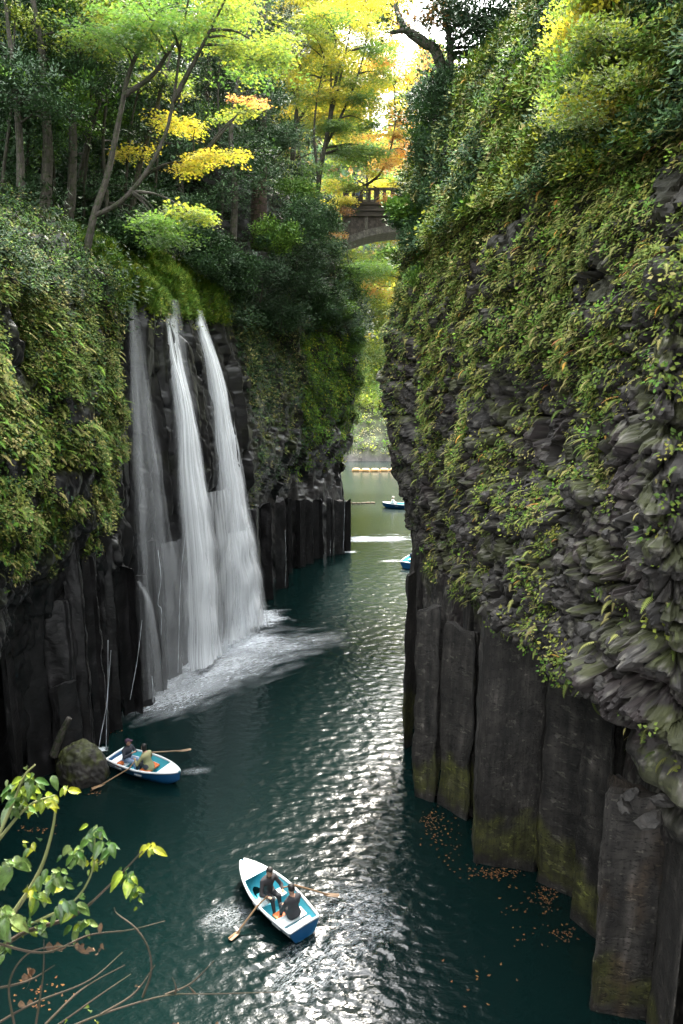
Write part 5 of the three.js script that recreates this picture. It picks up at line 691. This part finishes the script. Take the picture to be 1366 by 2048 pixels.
// ---------------------------------------------------------------- floating barriers
M.boom = new THREE.MeshStandardMaterial({ color: C(0.70, 0.42, 0.16), roughness: 0.6 }); M.boom2 = new THREE.MeshStandardMaterial({ color: C(0.30, 0.24, 0.17), roughness: 0.7 });
for (const [label, x0, x1, d, r, m, n] of [['orange floating barrier strung across the river before the far bank', 1.4, 13, 99, 0.36, M.boom, 9], ['brown floating barrier beside the boat with the person in white', 0.6, 3.6, 76, 0.08, M.boom2, 6]]) { const t = thing('floating_barrier', label, 'barrier', V(x0, 0, -d)); for (let i = 0; i < n; i++) { const l = (x1 - x0) / n, g = new THREE.CapsuleGeometry(r, l - 2 * r - 0.06, 6, 12); g.rotateZ(Math.PI / 2); g.translate((i + 0.5) * l, 0.06, 0.2 * Math.sin(i)); part(t, 'float', g, m); } part(t, 'rope', tube([V(0, 0.05, 0), V(x1 - x0, 0.05, 0)], [0.04, 0.04], 5), M.oarWood); }
// ---------------------------------------------------------------- bridge
{
  const d = 61, A = P(684, 400, d), B = P(930, 400, d), y = A.y, len = B.x - A.x, t = thing('stone_bridge', 'weathered concrete arch bridge with a balustrade crossing the gorge between the trees', 'bridge', V(A.x, y, -d)), conc = new THREE.MeshStandardMaterial({ color: C(0.15, 0.13, 0.115), map: rockTone, roughness: 0.9, bumpMap: rockBump, bumpScale: 0.02 }), pale = new THREE.MeshStandardMaterial({ color: C(0.26, 0.25, 0.22), map: rockTone, roughness: 0.9, bumpMap: rockBump, bumpScale: 0.02 });
  const box = (w, h, dd, x, yy, z) => { const g = new THREE.BoxGeometry(w, h, dd); g.translate(x, yy, z); return g; };
  part(t, 'deck', box(len, 0.42, 4.6, len / 2, -0.62, -2.1), conc); part(t, 'deck_edge', box(len, 0.20, 0.3, len / 2, -0.30, 0.22), conc);
  for (const z of [0.22, -4.2]) { part(t, 'coping', box(len, 0.16, 0.34, len / 2, 0.76, z), pale); const n = Math.round(len / 0.62); for (let i = 0; i < n; i++) part(t, i % 4 ? 'baluster' : 'post', box(i % 4 ? 0.26 : 0.44, 0.88, 0.22, (i + 0.5) * len / n, 0.24, z), conc); }
  part(t, 'beam', box(len, 0.35, 0.5, len / 2, -1.02, -0.2), conc); part(t, 'beam', box(len, 0.35, 0.5, len / 2, -1.02, -3.9), conc); for (const f of [0.2, 0.4, 0.6, 0.8]) part(t, 'spandrel_post', box(0.22, 1.1, 0.3, len * f, -1.6, -0.2), pale);
  const s = new THREE.Shape(), n = 30, arc = q => -2.9 + 1.1 * (1 - (2 * q - 1) ** 2); s.moveTo(0, arc(0)); for (let i = 0; i <= n; i++) s.lineTo(i / n * len, arc(i / n)); for (let i = n; i >= 0; i--) s.lineTo(i / n * len, Math.max(arc(i / n) - 0.55, arc(i / n) - 0.9)); const g = new THREE.ExtrudeGeometry(s, { depth: 4, bevelEnabled: false }); g.translate(0, 0, -4.1); part(t, 'arch', g, pale);
  const s2 = new THREE.Shape(); s2.moveTo(0, -1.25); s2.lineTo(len, -1.25); for (let i = n; i >= 0; i--) s2.lineTo(i / n * len, Math.min(-1.91, arc(i / n))); const g2 = new THREE.ExtrudeGeometry(s2, { depth: 0.3, bevelEnabled: false }); g2.translate(0, 0, -0.5); part(t, 'spandrel_wall', g2, conc);
  const stand = (x, top, label, turn) => { const p = person({ label, stand: true, top, leg: [0.05, 0.05, 0.07], res: 40 }); p.position.set(A.x + x, y - 0.41, -d - 1.1); p.rotation.y = turn; };
  const px = u => X(u, d + 1.1, y) - A.x; stand(px(716), [0.10, 0.14, 0.20], 'person in a grey blue top standing at the bridge balustrade', -1.4); stand(px(788), [0.03, 0.03, 0.035], 'person in black standing on the bridge under the orange leaves', -1.8); stand(px(806), [0.07, 0.05, 0.045], 'person in brown standing on the bridge, facing the railing', -1.5); stand(px(824), [0.5, 0.48, 0.45], 'person in pale clothes on the bridge beside the evergreen', -1.2);
  // a white parked van behind the trunks at the bridge road
  const v = P(498, 376, 64), van = thing('parked_van', 'white van parked on the road behind the cedar trunk', 'van', v), wht = new THREE.MeshPhysicalMaterial({ color: C(0.8, 0.8, 0.8), roughness: 0.3, clearcoat: 0.6 }), sh = new THREE.Shape(); sh.moveTo(-1.9, -0.6); sh.lineTo(1.9, -0.6); sh.lineTo(1.95, 0.1); sh.lineTo(1.35, 0.35); sh.lineTo(0.9, 1.05); sh.lineTo(-1.75, 1.1); sh.lineTo(-1.95, 0.6); const vg = new THREE.ExtrudeGeometry(sh, { depth: 1.5, bevelSize: 0.06, bevelThickness: 0.06, bevelSegments: 3 }); vg.translate(0, 0, -0.75); part(van, 'body', vg, wht); const gl = new THREE.MeshStandardMaterial({ color: C(0.02, 0.025, 0.03), roughness: 0.1 }); for (const x of [-1.1, 0.1]) part(van, 'window', box(0.95, 0.42, 0.02, x, 0.68, 0.815), gl); for (const x of [-1.2, 1.2]) { const w = new THREE.CylinderGeometry(0.32, 0.32, 0.2, 20); w.rotateX(Math.PI / 2); w.translate(x, -0.62, 0.75); part(van, 'wheel', w, gl); } part(van, 'side_stripe', box(2.6, 0.22, 0.02, 0, -0.1, 0.815), M.orange);
}
// ---------------------------------------------------------------- shrub hanging into view below the viewpoint
{
  const root = V(-3.6, 10.4, -1.6), bank = new THREE.IcosahedronGeometry(2.2, 12), bp = bank.attributes.position, cols = [], uvs = []; for (let i = 0; i < bp.count; i++) { const q = V(bp.getX(i), bp.getY(i), bp.getZ(i)), k = 1 + 0.2 * fbm(q.x * 0.6, q.y * 0.6, q.z * 0.6, 4); bp.setXYZ(i, q.x * k * 1.2, q.y * k * 2.4, q.z * k); cols.push(0.05, 0.045, 0.04); uvs.push(q.x, q.y); } bank.setAttribute('color', new THREE.Float32BufferAttribute(cols, 3)); bank.setAttribute('uv', new THREE.Float32BufferAttribute(uvs, 2)); bank.computeVertexNormals(); const bm = new THREE.Mesh(bank, M.rock); bm.name = 'near_bank'; bm.position.set(-5.2, 5.6, -0.6); bm.userData = { label: 'rocky bank under the viewpoint that the leafy shrub grows from', category: 'bank', kind: 'structure' }; scene.add(bm);
  const r = rng(900), twig = new THREE.MeshStandardMaterial({ color: C(0.11, 0.072, 0.045), roughness: 0.85, map: barkTex }), stem = new THREE.MeshStandardMaterial({ color: C(0.16, 0.17, 0.06), roughness: 0.7 });
  const veins = tex(128, 128, (u, v) => { const x = Math.abs(u - 0.5), rib = sm(0.035, 0.01, x), lat = sm(0.9, 1, Math.abs(Math.sin((v - x * 0.7) * 24))) * 0.5, m = pfbm(u, v, 5, 5, 4, 901), sp = sm(0.66, 0.72, pfbm(u, v, 12, 12, 3, 905)), k = 0.66 + 0.4 * m + 0.25 * Math.max(rib, lat); return [Math.min(1, k + 0.12 * (m - 0.4)) * (1 - 0.35 * sp), k * (1 - 0.45 * sp), k * 0.9 * (1 - 0.5 * sp)]; }, true);
  const LM = [[0.09, 0.19, 0.04], [0.13, 0.23, 0.07], [0.05, 0.13, 0.03], [0.45, 0.48, 0.04], [0.27, 0.38, 0.04], [0.22, 0.31, 0.12]].map(c => new THREE.MeshPhysicalMaterial({ color: C(...c), map: veins, roughness: 0.36, transmission: 0.35, thickness: 0, side: THREE.DoubleSide })), DRY = [[0.17, 0.095, 0.055], [0.22, 0.13, 0.08], [0.11, 0.06, 0.035]].map(c => new THREE.MeshStandardMaterial({ color: C(...c), map: veins, roughness: 0.85, side: THREE.DoubleSide }));
  const leafShape = (curl, wid, sd) => { const pos = [], idx = [], uv = [], n = 9; for (let i = 0; i <= n; i++) { const t = i / n, w = wid * Math.pow(Math.sin(Math.PI * Math.pow(t, 0.72)), 0.85) * (t > 0.98 ? 0 : 1); for (let j = -2; j <= 2; j++) { const s = j / 2; uv.push(s * 0.5 + 0.5, t); pos.push(s * w, t, 0.10 * Math.abs(s) * w * 3 - curl * t * t + 0.02 * N3(s * 3 + sd, t * 5, sd)); } } for (let i = 0; i < n; i++) for (let j = 0; j < 4; j++) { const a = i * 5 + j; idx.push(a, a + 1, a + 5, a + 1, a + 6, a + 5); } return bufGeo(pos, idx, null, uv); };
  const shapes = [leafShape(0.15, 0.25, 1), leafShape(0.35, 0.28, 5), leafShape(0.22, 0.22, 9), leafShape(0.5, 0.25, 13)], dryShapes = [leafShape(0.7, 0.16, 3), leafShape(0.9, 0.22, 7)];
  const sh = thing('leafy_shrub', 'broad leaved shrub with green and yellowing leaves hanging over the water below the viewpoint', 'shrub', root), dead = thing('bare_shrub', 'bare brown twigs with a few curled dead leaves below the leafy shrub', 'shrub', root.clone().add(V(0.1, -0.4, 0)));
  const branch = (o, pts, r0, r1, mat) => { const w = spline(pts.map(q => (q.isVector3 ? q : P(...q))), 30); part(o, 'branch', relative(tube(w, w.map((p, i) => mix(r0, r1, i / 30)), 6, 0.1), o.position), mat); return w; };
  const leaf = (o, p, size, dir, mats, shp, nm = 'leaf') => { const m = part(o, nm, pick(shp, r), pick(mats, r)); m.position.copy(p).sub(o.position); m.quaternion.copy(qAxis(dir, V(gaus(r) * 0.5, 1, 0.5 + gaus(r) * 0.5))); m.scale.setScalar(size); };
  const G1 = [LM[0], LM[1], LM[2], LM[5], LM[1], LM[4]], Y = [LM[3], LM[4], LM[3]];
  branch(sh, [root, P(-120, 2000, 3.4), P(20, 1835, 3.7), P(80, 1740, 3.8), P(105, 1660, 3.9), P(112, 1612, 3.95)], 0.02, 0.007, stem);
  branch(sh, [root, P(-60, 1950, 3.3), P(40, 1870, 3.5), P(150, 1830, 3.6), P(220, 1770, 3.7), P(285, 1702, 3.8)], 0.018, 0.004, twig);
  branch(sh, [P(60, 1850, 3.55), P(150, 1800, 3.6), P(185, 1740, 3.65), P(190, 1670, 3.7)], 0.008, 0.003, stem); branch(sh, [root, P(-100, 1800, 3.3), P(-20, 1700, 3.4), P(20, 1620, 3.5), P(50, 1550, 3.6), P(70, 1530, 3.6)], 0.015, 0.004, stem); branch(sh, [P(-20, 1700, 3.4), P(60, 1610, 3.6), P(110, 1590, 3.7)], 0.01, 0.004, stem);
  const spot = (u, v, d, n, su, sv, size, mats) => { size *= 0.92; n = Math.round(n * 2.6); for (let k = 0; k < n; k++) { const p = P(u + gaus(r) * su, v + gaus(r) * sv, d + gaus(r) * 0.12), a = r() * 6.283; leaf(sh, p, size * (0.45 + 0.75 * r()), V(Math.cos(a), -0.35 - 0.5 * r(), Math.sin(a) * 0.8), mats, shapes); } };
  spot(60, 1560, 3.6, 9, 55, 40, 0.10, G1); spot(30, 1600, 3.55, 9, 45, 35, 0.11, G1); spot(90, 1600, 3.7, 5, 40, 30, 0.09, Y); spot(135, 1578, 3.9, 3, 16, 8, 0.085, Y); spot(188, 1665, 3.7, 7, 28, 30, 0.105, G1); spot(215, 1690, 3.7, 4, 18, 20, 0.105, [LM[2], LM[0]]); spot(302, 1692, 3.8, 4, 12, 12, 0.095, Y); spot(150, 1705, 3.65, 8, 40, 22, 0.08, G1); spot(185, 1725, 3.65, 5, 30, 18, 0.07, Y); spot(110, 1750, 3.6, 9, 45, 25, 0.09, G1); spot(75, 1785, 3.55, 7, 35, 20, 0.09, [...G1, ...Y]); spot(20, 1730, 3.5, 7, 28, 28, 0.13, [LM[5], LM[1], LM[1]]); spot(0, 1830, 3.4, 7, 30, 30, 0.14, [LM[5], LM[1]]); spot(135, 1810, 3.55, 8, 40, 22, 0.09, G1); spot(60, 1850, 3.5, 9, 50, 25, 0.07, G1); spot(255, 1745, 3.75, 5, 22, 25, 0.11, [LM[2], LM[0], LM[4]]); spot(165, 1850, 3.6, 5, 30, 15, 0.09, G1); spot(10, 1900, 3.4, 4, 18, 25, 0.08, G1); spot(60, 1690, 3.6, 3, 40, 30, 0.07, [...G1, ...Y]); spot(120, 1780, 3.6, 6, 70, 45, 0.06, [...G1, LM[2]]); spot(270, 1790, 3.75, 4, 25, 40, 0.10, [LM[4], LM[2], LM[0]]);
  for (const b of [[[-60, 2080, 3.2], [60, 2010, 3.4], [180, 1960, 3.6], [245, 1905, 3.8]], [[-40, 2140, 3.2], [100, 2060, 3.4], [200, 1990, 3.6], [262, 1948, 3.8]], [[60, 2100, 3.2], [150, 2050, 3.4], [260, 2010, 3.6], [340, 1990, 3.7], [420, 1988, 3.8], [560, 1984, 4.0]], [[200, 2030, 3.45], [270, 1985, 3.6], [310, 1930, 3.7]], [[285, 1995, 3.65], [302, 1945, 3.7], [296, 1895, 3.7], [270, 1855, 3.7], [232, 1825, 3.75], [228, 1815, 3.75]], [[330, 1990, 3.7], [380, 1968, 3.75], [428, 1922, 3.8]], [[-30, 1880, 3.3], [90, 1905, 3.4], [180, 1870, 3.6], [260, 1860, 3.7], [330, 1842, 3.8]], [[-20, 1980, 3.3], [60, 1960, 3.4], [110, 1930, 3.5]], [[90, 2050, 3.3], [150, 1990, 3.5], [185, 1965, 3.6], [250, 1930, 3.7]], [[-20, 1905, 3.3], [20, 1850, 3.4], [45, 1800, 3.4]], [[70, 2060, 3.3], [86, 1950, 3.4], [88, 1880, 3.4]], [[30, 2060, 3.3], [20, 1960, 3.35], [60, 1905, 3.4], [160, 1890, 3.5]], [[350, 1988, 3.72], [352, 1975, 3.72], [345, 1955, 3.72]], [[390, 1987, 3.78], [375, 1970, 3.78]]]) branch(dead, b, 0.007, 0.0022, twig);
  branch(dead, [root.clone().add(V(0.1, -0.4, 0)), P(-200, 2200, 3.1), P(-60, 2080, 3.2), P(60, 2100, 3.2)], 0.02, 0.007, twig);
  for (const [u, v, n, s] of [[165, 1890, 5, 0.10], [112, 1880, 4, 0.09], [55, 1945, 6, 0.10], [205, 1850, 1, 0.07], [202, 1895, 2, 0.07], [275, 1968, 1, 0.06], [50, 2000, 3, 0.08], [350, 2040, 2, 0.06], [440, 2046, 2, 0.06]]) for (let k = 0; k < n; k++) { const p = P(u + gaus(r) * 18, v + gaus(r) * 14, 3.5 + 0.1 * gaus(r)); leaf(dead, p, s * (0.8 + 0.5 * r()), V(gaus(r) * 0.6, -1, gaus(r) * 0.6), DRY, dryShapes, 'dead_leaf'); }
  for (const [u, v] of [[178, 2022], [190, 2042], [170, 2015], [135, 2040]]) leaf(dead, P(u, v, 3.4), 0.05, V(gaus(r), -0.3, gaus(r)), Y, shapes, 'leaf');
}
scene.traverse(o => { if (o.isMesh) { o.castShadow = true; o.receiveShadow = true; } });
renderer.render(scene, camera);
